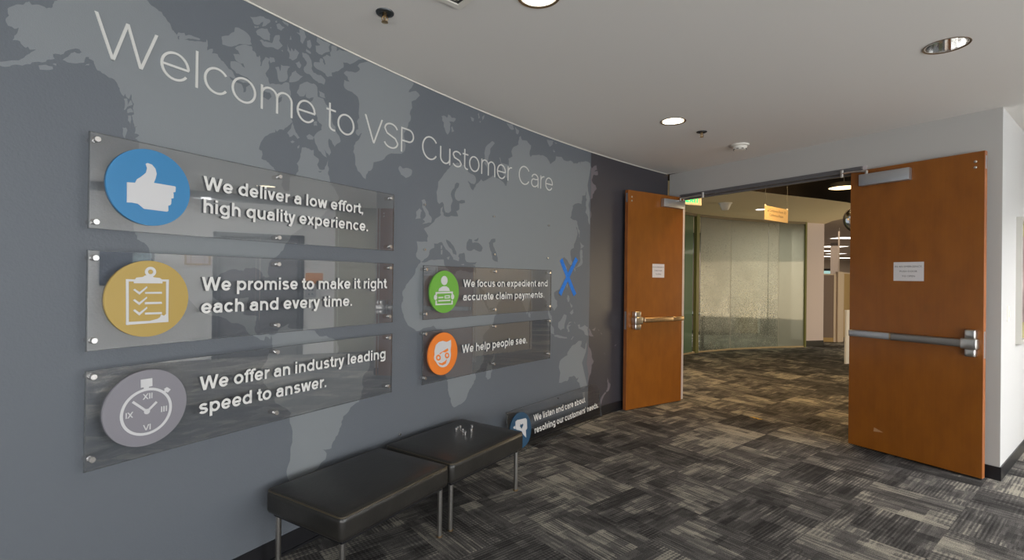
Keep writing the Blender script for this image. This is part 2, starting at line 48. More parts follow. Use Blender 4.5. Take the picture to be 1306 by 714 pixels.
[(11.054,2.645),(11.017,2.655),(10.973,2.656),(10.927,2.640),(10.880,2.633),(10.891,2.605),(10.881,2.620),(10.859,2.629),(10.829,2.606),(10.799,2.604),(10.768,2.595),(10.744,2.610),(10.708,2.614),(10.681,2.602),(10.652,2.598),(10.624,2.597),(10.599,2.600),(10.584,2.612),(10.569,2.623),(10.521,2.616),(10.474,2.611),(10.476,2.591),(10.465,2.569),(10.426,2.547),(10.391,2.522),(10.380,2.537),(10.367,2.550),(10.350,2.562),(10.334,2.573),(10.302,2.579),(10.270,2.583),(10.242,2.575),(10.216,2.576),(10.189,2.568),(10.163,2.562),(10.119,2.553),(10.093,2.532),(10.078,2.554),(10.081,2.581),(10.096,2.609),(10.100,2.635),(10.081,2.640),(10.066,2.648),(10.050,2.655),(10.039,2.665),(10.005,2.661),(9.971,2.655),(9.956,2.669),(9.953,2.688),(9.929,2.672),(9.930,2.656),(9.921,2.639),(9.916,2.622),(9.922,2.608),(9.892,2.588),(9.856,2.573),(9.836,2.550),(9.825,2.526),(9.833,2.507),(9.842,2.488),(9.814,2.472),(9.786,2.457),(9.792,2.445),(9.795,2.431),(9.792,2.417),(9.795,2.403),(9.768,2.405),(9.740,2.406),(9.711,2.404),(9.685,2.407),(9.678,2.427),(9.668,2.444),(9.676,2.446),(9.687,2.432),(9.689,2.416),(9.693,2.391),(9.704,2.369),(9.709,2.345),(9.717,2.322),(9.732,2.311),(9.748,2.301),(9.768,2.294),(9.783,2.283),(9.769,2.261),(9.771,2.239),(9.745,2.235),(9.721,2.250),(9.692,2.260),(9.677,2.268),(9.656,2.269),(9.636,2.270),(9.616,2.272),(9.591,2.284),(9.564,2.264),(9.533,2.247),(9.503,2.230),(9.470,2.216),(9.446,2.228),(9.434,2.214),(9.420,2.202),(9.406,2.190),(9.388,2.180),(9.381,2.166),(9.371,2.154),(9.364,2.141),(9.354,2.128),(9.331,2.135),(9.322,2.156),(9.307,2.175),(9.336,2.177),(9.365,2.176),(9.379,2.188),(9.387,2.203),(9.386,2.222),(9.375,2.239),(9.353,2.249),(9.326,2.251),(9.301,2.257),(9.283,2.269),(9.260,2.281),(9.249,2.301),(9.228,2.303),(9.214,2.312),(9.192,2.306),(9.171,2.308),(9.153,2.296),(9.130,2.290),(9.113,2.278),(9.097,2.265),(9.084,2.248),(9.065,2.234),(9.053,2.217),(9.036,2.203),(9.007,2.166),(8.973,2.131),(8.972,2.093),(8.958,2.055),(8.954,2.064),(8.960,2.044),(8.964,2.023),(8.964,2.004),(8.971,1.985),(8.989,1.975),(9.003,1.986),(9.020,1.994),(9.033,1.979),(9.035,1.959),(9.040,1.939),(9.052,1.922),(9.084,1.921),(9.100,1.914),(9.110,1.902),(9.085,1.892),(9.057,1.891),(9.034,1.898),(9.032,1.915),(9.018,1.928),(9.022,1.945),(9.027,1.962),(9.002,1.946),(9.001,1.934),(9.000,1.922),(8.999,1.910),(9.007,1.899),(8.994,1.889),(8.979,1.880),(8.963,1.872),(8.949,1.863),(8.937,1.842),(8.914,1.826),(8.897,1.813),(8.878,1.801),(8.857,1.795),(8.838,1.785),(8.849,1.773),(8.862,1.762),(8.871,1.750),(8.880,1.738),(8.871,1.717),(8.875,1.696),(8.848,1.697),(8.822,1.693),(8.797,1.692),(8.771,1.693),(8.778,1.672),(8.782,1.650),(8.779,1.628),(8.767,1.607),(8.768,1.589),(8.785,1.574),(8.808,1.566),(8.814,1.554),(8.805,1.544),(8.791,1.537),(8.780,1.519),(8.764,1.503),(8.764,1.482),(8.753,1.463),(8.740,1.452),(8.730,1.440),(8.715,1.430),(8.705,1.418),(8.695,1.408),(8.683,1.400),(8.677,1.389),(8.673,1.378),(8.664,1.368),(8.654,1.360),(8.647,1.350),(8.647,1.338),(8.649,1.326),(8.658,1.315),(8.653,1.303),(8.655,1.290),(8.645,1.279),(8.640,1.264),(8.640,1.250),(8.644,1.235),(8.650,1.217),(8.662,1.199),(8.665,1.180),(8.677,1.162),(8.684,1.151),(8.693,1.141),(8.699,1.129),(8.710,1.120),(8.729,1.112),(8.746,1.103),(8.765,1.094),(8.778,1.081),(8.793,1.080),(8.808,1.081),(8.822,1.085),(8.834,1.090),(8.847,1.096),(8.862,1.097),(8.877,1.098),(8.892,1.099),(8.920,1.099),(8.945,1.107),(8.962,1.094),(8.976,1.080),(9.004,1.078),(9.032,1.075),(9.039,1.060),(9.045,1.044),(9.044,1.028),(9.034,1.014),(9.033,0.998),(9.040,0.982),(9.033,0.968),(9.016,0.958),(9.010,0.922),(9.019,0.884),(9.032,0.846),(9.044,0.808),(9.050,0.791),(9.051,0.775),(9.065,0.760),(9.070,0.743),(9.082,0.727),(9.090,0.710),(9.094,0.693),(9.103,0.677),(9.102,0.659),(9.105,0.641),(9.102,0.624),(9.111,0.605),(9.113,0.592),(9.119,0.580),(9.125,0.567),(9.137,0.556),(9.134,0.543),(9.136,0.528),(9.145,0.514),(9.151,0.500),(9.171,0.482),(9.197,0.484),(9.220,0.491),(9.247,0.492),(9.270,0.499),(9.292,0.509),(9.307,0.523),(9.318,0.540),(9.323,0.558),(9.332,0.569),(9.339,0.581),(9.349,0.591),(9.364,0.598),(9.374,0.613),(9.392,0.625),(9.395,0.643),(9.412,0.656),(9.416,0.679),(9.404,0.704),(9.430,0.719),(9.461,0.730),(9.470,0.755),(9.496,0.772),(9.508,0.792),(9.510,0.815),(9.499,0.839),(9.501,0.862),(9.513,0.887),(9.509,0.915),(9.502,0.943),(9.491,0.970),(9.497,0.990),(9.517,1.004),(9.531,1.021),(9.556,1.032),(9.572,1.042),(9.584,1.055),(9.601,1.065),(9.615,1.077),(9.626,1.096),(9.628,1.117),(9.637,1.138),(9.659,1.153),(9.658,1.178),(9.632,1.175),(9.605,1.177),(9.580,1.171),(9.553,1.173),(9.579,1.182),(9.600,1.196),(9.627,1.204),(9.658,1.207),(9.666,1.225),(9.676,1.242),(9.695,1.254),(9.718,1.265),(9.735,1.287),(9.749,1.310),(9.788,1.303),(9.828,1.298),(9.868,1.289),(9.910,1.286),(9.918,1.301),(9.938,1.285),(9.968,1.274),(9.987,1.262),(10.002,1.247),(10.014,1.233),(10.017,1.217),(10.030,1.203),(10.037,1.188),(10.045,1.173),(10.061,1.160),(10.065,1.144),(10.064,1.129),(10.081,1.143),(10.087,1.161),(10.090,1.179),(10.097,1.197),(10.096,1.213),(10.102,1.230),(10.112,1.245),(10.122,1.260),(10.140,1.271),(10.164,1.277),(10.189,1.281),(10.209,1.291),(10.254,1.285),(10.299,1.284),(10.326,1.260),(10.364,1.243),(10.357,1.218),(10.365,1.193),(10.371,1.172),(10.385,1.153),(10.382,1.125),(10.395,1.096),(10.405,1.080),(10.414,1.063),(10.424,1.046),(10.443,1.032),(10.452,1.060),(10.442,1.078),(10.445,1.096),(10.424,1.111),(10.413,1.129),(10.401,1.143),(10.391,1.157),(10.392,1.172),(10.384,1.187),(10.403,1.197),(10.421,1.208),(10.435,1.188),(10.459,1.173),(10.470,1.158),(10.479,1.144),(10.489,1.157),(10.505,1.168),(10.519,1.180),(10.529,1.193),(10.522,1.216),(10.524,1.239),(10.490,1.259),(10.476,1.286),(10.474,1.303),(10.475,1.320),(10.512,1.337),(10.546,1.344),(10.579,1.353),(10.616,1.373),(10.637,1.400),(10.650,1.417),(10.649,1.436),(10.667,1.452),(10.675,1.470),(10.673,1.488),(10.663,1.505),(10.675,1.522),(10.673,1.540),(10.672,1.557),(10.665,1.572),(10.647,1.585),(10.633,1.598),(10.613,1.621),(10.593,1.643),(10.631,1.662),(10.654,1.647),(10.681,1.635),(10.695,1.617),(10.712,1.600),(10.742,1.583),(10.772,1.602),(10.765,1.620),(10.746,1.635),(10.744,1.654),(10.740,1.672),(10.732,1.690),(10.731,1.709),(10.733,1.728),(10.749,1.746),(10.789,1.760),(10.790,1.795),(10.815,1.828),(10.832,1.861),(10.847,1.896),(10.844,1.932),(10.821,1.965),(10.831,2.002),(10.823,2.038),(10.792,2.035),(10.762,2.038),(10.722,2.052),(10.736,2.070),(10.741,2.090),(10.743,2.111),(10.753,2.132),(10.764,2.154),(10.760,2.175),(10.799,2.199),(10.850,2.212),(10.882,2.212),(10.912,2.211),(10.910,2.232),(10.920,2.254),(10.920,2.275),(10.921,2.297),(10.951,2.300),(10.979,2.310),(10.980,2.329),(10.987,2.348),(10.992,2.327),(10.986,2.305),(10.985,2.282),(11.001,2.264),(10.986,2.245),(10.985,2.225),(10.984,2.201),(10.995,2.180),(10.989,2.156),(10.977,2.132),(11.008,2.113),(11.028,2.089),(11.026,2.060),(11.036,2.033),(11.060,2.010),(11.058,2.078),(11.053,2.146),(11.031,2.212),(11.054,2.283),(11.024,2.350),(11.011,2.420),(11.033,2.494),(11.052,2.568),(11.057,2.588),(11.064,2.608),(11.056,2.626)],
[(11.068,2.645),(11.068,2.620),(11.081,2.600),(11.104,2.615),(11.123,2.632),(11.166,2.646),(11.167,2.623),(11.178,2.604),(11.150,2.591),(11.127,2.574),(11.156,2.582),(11.186,2.590),(11.194,2.569),(11.193,2.547),(11.154,2.539),(11.117,2.541),(11.103,2.523),(11.097,2.504),(11.085,2.486),(11.086,2.468),(11.111,2.445),(11.152,2.433),(11.163,2.416),(11.174,2.399),(11.153,2.383),(11.132,2.368),(11.123,2.349),(11.102,2.332),(11.103,2.313),(11.101,2.295),(11.068,2.278),(11.070,2.352),(11.068,2.424),(11.068,2.497),(11.068,2.568),(11.068,2.587),(11.068,2.605),(11.068,2.625)],
[(11.068,2.166),(11.075,2.152),(11.083,2.137),(11.086,2.115),(11.077,2.093),(11.068,2.073),(11.068,2.096),(11.068,2.119),(11.068,2.142)],
[(6.819,2.168),(6.829,2.173),(6.839,2.178),(6.848,2.177),(6.858,2.179),(6.859,2.170),(6.850,2.164),(6.840,2.160),(6.831,2.157),(6.823,2.155),(6.821,2.162)],
[(6.857,2.187),(6.862,2.192),(6.868,2.193),(6.867,2.185),(6.862,2.187)],
[(6.951,2.218),(6.957,2.226),(6.965,2.230),(6.963,2.223),(6.957,2.222)],
[(7.078,2.136),(7.084,2.139),(7.090,2.140),(7.090,2.133),(7.092,2.126),(7.092,2.118),(7.091,2.111),(7.088,2.103),(7.084,2.095),(7.078,2.091),(7.081,2.102),(7.082,2.114),(7.081,2.126)],
[(7.090,2.097),(7.096,2.103),(7.103,2.106),(7.109,2.100),(7.111,2.092),(7.101,2.089),(7.091,2.083),(7.090,2.090)],
[(7.098,2.133),(7.102,2.139),(7.106,2.131),(7.109,2.122),(7.103,2.117),(7.096,2.113),(7.090,2.107),(7.092,2.113),(7.093,2.120),(7.096,2.127)],
[(7.093,2.074),(7.103,2.077),(7.104,2.069),(7.105,2.061),(7.102,2.052),(7.102,2.043),(7.098,2.050),(7.093,2.055),(7.094,2.065)],
[(7.075,2.022),(7.081,2.022),(7.087,2.025),(7.092,2.017),(7.090,2.008),(7.088,1.999),(7.085,1.990),(7.084,1.981),(7.079,1.986),(7.076,1.994),(7.076,2.001),(7.077,2.008),(7.077,2.015)],
[(7.595,2.698),(7.612,2.704),(7.630,2.714),(7.647,2.726),(7.666,2.731),(7.673,2.727),(7.683,2.728),(7.693,2.731),(7.701,2.729),(7.701,2.720),(7.688,2.706),(7.676,2.690),(7.667,2.684),(7.657,2.679),(7.662,2.693),(7.663,2.705),(7.652,2.695),(7.644,2.682),(7.630,2.674),(7.616,2.673),(7.611,2.681),(7.607,2.689),(7.601,2.694)],
[(7.617,2.664),(7.629,2.666),(7.641,2.673),(7.638,2.664),(7.629,2.661),(7.620,2.654)],
[(7.626,2.639),(7.631,2.649),(7.639,2.657),(7.648,2.664),(7.657,2.670),(7.671,2.673),(7.686,2.680),(7.692,2.668),(7.702,2.660),(7.699,2.650),(7.701,2.642),(7.699,2.633),(7.700,2.625),(7.686,2.625),(7.671,2.619),(7.661,2.621),(7.652,2.625),(7.643,2.627),(7.633,2.627),(7.630,2.634)],
[(7.646,2.606),(7.655,2.613),(7.663,2.613),(7.669,2.609),(7.678,2.614),(7.687,2.614),(7.700,2.617),(7.713,2.619),(7.718,2.633),(7.721,2.649),(7.729,2.665),(7.741,2.672),(7.753,2.677),(7.756,2.663),(7.751,2.647),(7.760,2.638),(7.772,2.630),(7.759,2.614),(7.746,2.599),(7.732,2.598),(7.720,2.600),(7.704,2.595),(7.689,2.588),(7.674,2.585),(7.662,2.589),(7.656,2.600)],
[(7.734,2.722),(7.742,2.730),(7.751,2.736),(7.759,2.733),(7.764,2.728),(7.773,2.728),(7.782,2.728),(7.770,2.716),(7.762,2.703),(7.751,2.704),(7.741,2.704),(7.738,2.713)],
[(7.764,2.756),(7.778,2.760),(7.789,2.757),(7.803,2.759),(7.803,2.750),(7.799,2.740),(7.790,2.745),(7.778,2.745),(7.771,2.750)],
[(7.848,2.731),(7.859,2.735),(7.870,2.737),(7.867,2.745),(7.866,2.755),(7.880,2.761),(7.895,2.762),(7.898,2.756),(7.901,2.747),(7.905,2.739),(7.910,2.732),(7.902,2.721),(7.898,2.710),(7.892,2.698),(7.889,2.687),(7.881,2.690),(7.874,2.694),(7.875,2.709),(7.873,2.723),(7.862,2.729)],
[(7.914,2.714),(7.924,2.720),(7.932,2.728),(7.936,2.721),(7.939,2.715),(7.941,2.707),(7.944,2.700),(7.940,2.690),(7.933,2.679),(7.923,2.681),(7.915,2.685),(7.915,2.700)],
[(7.911,2.671),(7.918,2.667),(7.927,2.666),(7.935,2.664),(7.941,2.660),(7.938,2.652),(7.921,2.652),(7.908,2.656)],
[(7.810,2.677),(7.814,2.690),(7.817,2.702),(7.819,2.692),(7.822,2.682)],
[(7.797,2.650),(7.799,2.639),(7.807,2.632),(7.810,2.623),(7.818,2.618),(7.819,2.628),(7.821,2.638),(7.829,2.632),(7.836,2.625),(7.840,2.634),(7.842,2.643),(7.855,2.637),(7.868,2.631),(7.860,2.614),(7.854,2.597),(7.842,2.585),(7.829,2.575),(7.820,2.579),(7.808,2.579),(7.812,2.592),(7.811,2.603),(7.806,2.611),(7.797,2.616),(7.800,2.625),(7.799,2.634),(7.797,2.641)],
[(7.460,2.545),(7.476,2.556),(7.492,2.563),(7.504,2.580),(7.519,2.593),(7.520,2.604),(7.522,2.615),(7.532,2.619),(7.542,2.621),(7.550,2.619),(7.560,2.619),(7.572,2.617),(7.583,2.613),(7.592,2.607),(7.599,2.598),(7.601,2.590),(7.599,2.581),(7.602,2.575),(7.606,2.569),(7.591,2.560),(7.576,2.557),(7.561,2.551),(7.546,2.547),(7.537,2.539),(7.528,2.531),(7.518,2.525),(7.509,2.518),(7.495,2.513),(7.487,2.512),(7.479,2.512),(7.471,2.511),(7.464,2.510),(7.463,2.519),(7.463,2.528),(7.460,2.536)],
[(7.700,2.544),(7.712,2.546),(7.724,2.550),(7.728,2.541),(7.731,2.531),(7.717,2.525),(7.705,2.515),(7.699,2.528)],
[(7.731,2.504),(7.741,2.509),(7.751,2.515),(7.756,2.504),(7.758,2.493),(7.762,2.502),(7.763,2.511),(7.764,2.520),(7.764,2.529),(7.776,2.528),(7.790,2.533),(7.803,2.537),(7.816,2.538),(7.804,2.524),(7.799,2.507),(7.800,2.499),(7.802,2.491),(7.804,2.483),(7.803,2.474),(7.796,2.460),(7.783,2.449),(7.769,2.442),(7.756,2.439),(7.747,2.454),(7.744,2.472),(7.741,2.490)],
[(7.810,2.455),(7.813,2.469),(7.814,2.483),(7.823,2.496),(7.827,2.511),(7.838,2.520),(7.848,2.530),(7.855,2.521),(7.866,2.517),(7.878,2.513),(7.892,2.515),(7.878,2.499),(7.866,2.483),(7.849,2.471),(7.831,2.462),(7.821,2.458)],
[(7.847,2.569),(7.859,2.577),(7.869,2.587),(7.874,2.578),(7.882,2.572),(7.879,2.561),(7.873,2.550),(7.863,2.551),(7.857,2.557),(7.853,2.564)],
[(7.886,2.641),(7.898,2.641),(7.911,2.645),(7.926,2.640),(7.935,2.630),(7.944,2.618),(7.946,2.603),(7.949,2.591),(7.945,2.576),(7.951,2.567),(7.959,2.558),(7.971,2.559),(7.980,2.555),(7.993,2.557),(8.005,2.561),(8.013,2.557),(8.021,2.555),(8.028,2.550),(8.035,2.545),(8.033,2.530),(8.026,2.515),(8.009,2.517),(7.990,2.513),(7.983,2.518),(7.973,2.518),(7.964,2.522),(7.955,2.524),(7.945,2.533),(7.933,2.540),(7.916,2.537),(7.902,2.541),(7.896,2.552),(7.898,2.565),(7.910,2.579),(7.916,2.595),(7.912,2.602),(7.904,2.608),(7.899,2.614),(7.890,2.617),(7.887,2.629)],
[(7.727,2.737),(7.737,2.744),(7.739,2.735),(7.731,2.730)],
[(7.763,2.602),(7.773,2.608),(7.772,2.598)],
[(7.699,2.694),(7.708,2.697),(7.706,2.689)],
[(7.978,2.762),(7.997,2.757),(8.019,2.754),(8.044,2.760),(8.065,2.756),(8.054,2.737),(8.057,2.725),(8.062,2.714),(8.048,2.706),(8.034,2.698),(8.021,2.687),(8.011,2.675),(8.000,2.673),(7.989,2.672),(7.981,2.675),(7.972,2.678),(7.970,2.694),(7.968,2.710),(7.983,2.715),(7.998,2.725),(7.985,2.730),(7.973,2.735),(7.976,2.749)],
[(8.073,2.753),(8.088,2.757),(8.102,2.760),(8.110,2.753),(8.107,2.734),(8.117,2.742),(8.127,2.751),(8.139,2.751),(8.152,2.752),(8.164,2.757),(8.176,2.760),(8.187,2.761),(8.199,2.762),(8.224,2.762),(8.252,2.762),(8.279,2.762),(8.302,2.762),(8.284,2.752),(8.265,2.745),(8.250,2.731),(8.235,2.717),(8.218,2.704),(8.201,2.693),(8.190,2.695),(8.178,2.694),(8.166,2.689),(8.154,2.687),(8.158,2.675),(8.158,2.660),(8.142,2.647),(8.129,2.633),(8.117,2.622),(8.103,2.616),(8.090,2.606),(8.076,2.600),(8.077,2.590),(8.081,2.581),(8.064,2.575),(8.049,2.566),(8.039,2.570),(8.033,2.579),(8.023,2.581),(8.013,2.584),(7.997,2.585),(7.982,2.585),(7.968,2.589),(7.958,2.597),(7.958,2.607),(7.962,2.618),(7.979,2.623),(7.996,2.628),(7.995,2.640),(8.000,2.653),(8.015,2.655),(8.019,2.648),(8.018,2.639),(8.024,2.633),(8.028,2.626),(8.035,2.633),(8.030,2.641),(8.028,2.651),(8.020,2.657),(8.015,2.665),(8.030,2.676),(8.042,2.689),(8.054,2.688),(8.067,2.688),(8.066,2.699),(8.062,2.707),(8.070,2.719),(8.073,2.731),(8.070,2.741)],
[(7.874,2.464),(7.885,2.472),(7.895,2.480),(7.906,2.488),(7.918,2.495),(7.928,2.495),(7.938,2.493),(7.949,2.494),(7.960,2.499),(7.974,2.496),(7.983,2.486),(7.984,2.473),(7.986,2.461),(7.985,2.447),(7.988,2.435),(7.974,2.429),(7.961,2.423),(7.947,2.418),(7.934,2.408),(7.922,2.408),(7.912,2.411),(7.912,2.426),(7.915,2.441),(7.910,2.425),(7.901,2.410),(7.888,2.405),(7.875,2.402),(7.866,2.409),(7.857,2.416),(7.861,2.428),(7.869,2.440),(7.871,2.452)],
[(7.991,2.472),(8.000,2.468),(8.011,2.469),(8.021,2.467),(8.030,2.465),(8.031,2.453),(8.036,2.443),(8.017,2.440),(7.999,2.442),(7.999,2.459)],
[(7.961,2.423),(7.976,2.432),(7.993,2.436),(8.007,2.435),(8.023,2.436),(8.028,2.429),(8.033,2.422),(8.037,2.415),(8.043,2.408),(8.054,2.402),(8.064,2.394),(8.067,2.387),(8.070,2.379),(8.075,2.371),(8.080,2.365),(8.082,2.352),(8.081,2.338),(8.083,2.324),(8.089,2.313),(8.096,2.307),(8.106,2.304),(8.109,2.293),(8.106,2.282),(8.113,2.274),(8.119,2.266),(8.130,2.259),(8.137,2.249),(8.141,2.238),(8.145,2.227),(8.135,2.216),(8.122,2.209),(8.111,2.198),(8.104,2.186),(8.097,2.195),(8.087,2.200),(8.086,2.208),(8.081,2.216),(8.073,2.219),(8.067,2.225),(8.059,2.210),(8.061,2.193),(8.065,2.177),(8.075,2.163),(8.080,2.147),(8.073,2.138),(8.068,2.127),(8.060,2.136),(8.048,2.140),(8.042,2.150),(8.032,2.156),(8.040,2.148),(8.044,2.136),(8.046,2.124),(8.052,2.114),(8.034,2.118),(8.020,2.127),(8.012,2.136),(8.000,2.140),(7.993,2.149),(7.989,2.160),(7.980,2.170),(7.973,2.182),(7.971,2.195),(7.965,2.207),(7.974,2.224),(7.987,2.239),(8.000,2.250),(8.014,2.259),(8.012,2.273),(8.018,2.287),(8.010,2.292),(8.000,2.294),(7.994,2.300),(7.986,2.305),(7.988,2.317),(7.983,2.328),(7.977,2.337),(7.978,2.349),(7.967,2.359),(7.955,2.367),(7.946,2.378),(7.939,2.390),(7.954,2.405)],
[(7.963,2.292),(7.975,2.297),(7.986,2.298),(7.983,2.286),(7.987,2.275),(7.975,2.274),(7.964,2.269),(7.965,2.281)],
[(7.804,2.189),(7.815,2.204),(7.826,2.218),(7.829,2.234),(7.835,2.251),(7.838,2.242),(7.843,2.234),(7.845,2.224),(7.850,2.217),(7.854,2.206),(7.863,2.199),(7.870,2.190),(7.879,2.183),(7.865,2.173),(7.856,2.183),(7.843,2.190),(7.832,2.178),(7.819,2.171),(7.814,2.182)],
[(7.823,2.147),(7.836,2.158),(7.849,2.154),(7.837,2.143)],
[(7.865,2.132),(7.878,2.144),(7.876,2.128),(7.867,2.122)],
[(7.919,2.202),(7.928,2.209),(7.937,2.217),(7.952,2.213),(7.965,2.207),(7.961,2.193),(7.943,2.188),(7.927,2.188),(7.923,2.195)],
[(8.256,2.322),(8.271,2.331),(8.287,2.337),(8.293,2.328),(8.296,2.317),(8.285,2.304),(8.274,2.290),(8.262,2.293),(8.252,2.299),(8.252,2.310)],
[(8.597,2.157),(8.602,2.168),(8.613,2.177),(8.624,2.172),(8.634,2.164),(8.650,2.167),(8.666,2.174),(8.691,2.175),(8.715,2.171),(8.721,2.163),(8.719,2.148),(8.713,2.133),(8.691,2.117),(8.664,2.106),(8.644,2.115),(8.621,2.121),(8.615,2.132),(8.605,2.142)],
[(8.998,2.608),(9.023,2.619),(9.041,2.617),(9.055,2.610),(9.064,2.625),(9.067,2.640),(9.091,2.636),(9.105,2.624),(9.128,2.631),(9.151,2.631),(9.142,2.614),(9.125,2.598),(9.103,2.597),(9.080,2.591),(9.093,2.576),(9.088,2.554),(9.091,2.534),(9.081,2.511),(9.063,2.490),(9.048,2.500),(9.038,2.514),(9.033,2.528),(9.022,2.538),(9.022,2.552),(9.024,2.567),(9.005,2.580),(9.007,2.596)],
[(9.100,2.552),(9.113,2.564),(9.120,2.547),(9.133,2.533),(9.107,2.518),(9.105,2.535)],
[(9.312,2.688),(9.333,2.687),(9.354,2.685),(9.348,2.660),(9.327,2.659),(9.320,2.674)],
[(9.396,2.729),(9.409,2.742),(9.414,2.724),(9.422,2.707),(9.403,2.698),(9.405,2.715)],
[(9.446,2.718),(9.460,2.733),(9.479,2.746),(9.472,2.721),(9.454,2.697)],
[(9.414,2.677),(9.436,2.687),(9.428,2.669)],
[(9.756,2.754),(9.774,2.751),(9.793,2.751),(9.815,2.755),(9.836,2.762),(9.847,2.742),(9.857,2.722),(9.829,2.711),(9.804,2.714),(9.788,2.726),(9.768,2.738)],
[(9.872,2.747),(9.896,2.734),(9.927,2.729),(9.923,2.710),(9.911,2.691),(9.887,2.693),(9.884,2.707),(9.882,2.721),(9.873,2.733)],
[(9.487,2.466),(9.495,2.492),(9.517,2.516),(9.548,2.537),(9.574,2.560),(9.594,2.557),(9.609,2.550),(9.595,2.535),(9.581,2.520),(9.565,2.505),(9.553,2.489),(9.554,2.472),(9.552,2.454),(9.539,2.436),(9.533,2.417),(9.527,2.395),(9.520,2.372),(9.518,2.350),(9.520,2.328),(9.505,2.346),(9.482,2.359),(9.488,2.375),(9.494,2.390),(9.487,2.403),(9.488,2.418),(9.481,2.440)],
[(10.330,2.740),(10.355,2.739),(10.380,2.742),(10.407,2.747),(10.433,2.750),(10.425,2.732),(10.424,2.715),(10.404,2.697),(10.378,2.682),(10.362,2.696),(10.349,2.710),(10.338,2.724)],
[(10.434,2.671),(10.449,2.659),(10.469,2.650),(10.435,2.643)],
[(10.452,2.743),(10.473,2.739),(10.499,2.742),(10.471,2.727)],
[(8.811,1.977),(8.825,1.984),(8.840,1.989),(8.854,1.974),(8.858,1.954),(8.847,1.936),(8.866,1.922),(8.882,1.907),(8.883,1.893),(8.893,1.882),(8.907,1.875),(8.915,1.864),(8.913,1.849),(8.907,1.833),(8.885,1.832),(8.863,1.824),(8.842,1.820),(8.820,1.815),(8.834,1.824),(8.849,1.832),(8.840,1.841),(8.825,1.846),(8.842,1.859),(8.854,1.874),(8.850,1.894),(8.836,1.909),(8.829,1.922),(8.818,1.932),(8.822,1.944),(8.822,1.956),(8.819,1.967)],
[(8.762,1.893),(8.779,1.907),(8.795,1.921),(8.806,1.913),(8.818,1.907),(8.807,1.894),(8.805,1.880),(8.802,1.866),(8.808,1.853),(8.782,1.849),(8.757,1.843),(8.763,1.856),(8.768,1.869),(8.764,1.881)],
[(9.636,0.833),(9.642,0.810),(9.644,0.788),(9.627,0.772),(9.615,0.754),(9.610,0.734),(9.615,0.713),(9.614,0.693),(9.600,0.677),(9.598,0.657),(9.594,0.638),(9.577,0.632),(9.557,0.629),(9.549,0.644),(9.532,0.657),(9.540,0.677),(9.541,0.699),(9.543,0.714),(9.545,0.730),(9.554,0.743),(9.555,0.760),(9.581,0.768),(9.607,0.778),(9.615,0.791),(9.626,0.804),(9.630,0.819)],
[(10.093,1.149),(10.125,1.131),(10.119,1.114),(10.122,1.097),(10.094,1.111),(10.089,1.130)],
[(10.813,2.037),(10.840,2.027),(10.841,2.002),(10.856,1.979),(10.861,1.954),(10.887,1.935),(10.883,1.916),(10.882,1.898),(10.872,1.880),(10.878,1.862),(10.882,1.881),(10.874,1.899),(10.862,1.915),(10.850,1.932),(10.840,1.959),(10.814,1.981),(10.804,2.008)],
[(10.889,1.826),(10.922,1.804),(10.963,1.788),(10.935,1.769),(10.901,1.754),(10.906,1.772),(10.905,1.791),(10.898,1.808)],
[(10.901,1.748),(10.928,1.749),(10.936,1.732),(10.937,1.715),(10.933,1.697),(10.944,1.680),(10.934,1.662),(10.938,1.644),(10.943,1.625),(10.936,1.607),(10.920,1.592),(10.897,1.581),(10.871,1.573),(10.844,1.568),(10.803,1.558),(10.823,1.569),(10.848,1.576),(10.861,1.591),(10.874,1.605),(10.894,1.622),(10.904,1.643),(10.894,1.668),(10.893,1.695),(10.891,1.721)],
[(10.793,1.555),(10.817,1.556),(10.821,1.537),(10.810,1.519),(10.803,1.537)],
[(10.680,1.406),(10.696,1.394),(10.691,1.376),(10.687,1.359),(10.673,1.376)],
[(10.694,1.294),(10.718,1.282),(10.728,1.255),(10.724,1.228),(10.700,1.223),(10.692,1.241),(10.683,1.259),(10.689,1.276)],
[(10.730,1.222),(10.752,1.202),(10.781,1.185),(10.761,1.162),(10.747,1.180),(10.740,1.198)],
[(10.732,1.116),(10.757,1.135),(10.792,1.149),(10.788,1.131),(10.796,1.113),(10.762,1.097)],
[(10.548,1.032),(10.579,1.046),(10.602,1.066),(10.619,1.088),(10.643,1.108),(10.683,1.094),(10.675,1.062),(10.660,1.032),(10.648,1.000),(10.646,0.968),(10.613,0.965),(10.588,0.954),(10.566,0.970),(10.545,0.986),(10.545,1.009)],
[(10.340,1.088),(10.370,1.068),(10.405,1.051),(10.427,1.031),(10.444,1.009),(10.471,0.990),(10.482,0.967),(10.478,0.944),(10.487,0.921),(10.461,0.929),(10.436,0.936),(10.426,0.955),(10.422,0.974),(10.410,0.992),(10.388,1.007),(10.376,1.028),(10.374,1.049),(10.361,1.070)],
[(10.483,0.916),(10.510,0.915),(10.537,0.916),(10.562,0.907),(10.589,0.902),(10.637,0.888),(10.687,0.880),(10.697,0.868),(10.653,0.870),(10.609,0.877),(10.579,0.879),(10.550,0.886),(10.523,0.896),(10.493,0.900)],
[(10.685,0.988),(10.706,1.007),(10.724,1.027),(10.774,1.025),(10.735,1.015),(10.705,0.999),(10.755,0.996),(10.735,0.985),(10.715,0.975),(10.727,0.954),(10.736,0.932),(10.706,0.928),(10.703,0.948),(10.685,0.965)],
[(10.866,0.989),(10.907,0.993),(10.908,0.963),(10.954,0.967),(10.991,0.982),(11.018,0.966),(11.050,0.954),(11.040,0.933),(11.046,0.911),(11.052,0.889),(11.052,0.867),(11.022,0.874),(10.993,0.884),(10.987,0.904),(10.971,0.922),(10.931,0.939),(10.887,0.952),(10.881,0.971)],
[(10.758,0.853),(10.775,0.864),(10.787,0.877),(10.807,0.879),(10.789,0.862),(10.768,0.847)],
[(10.814,1.028),(10.829,1.004),(10.811,1.011)],
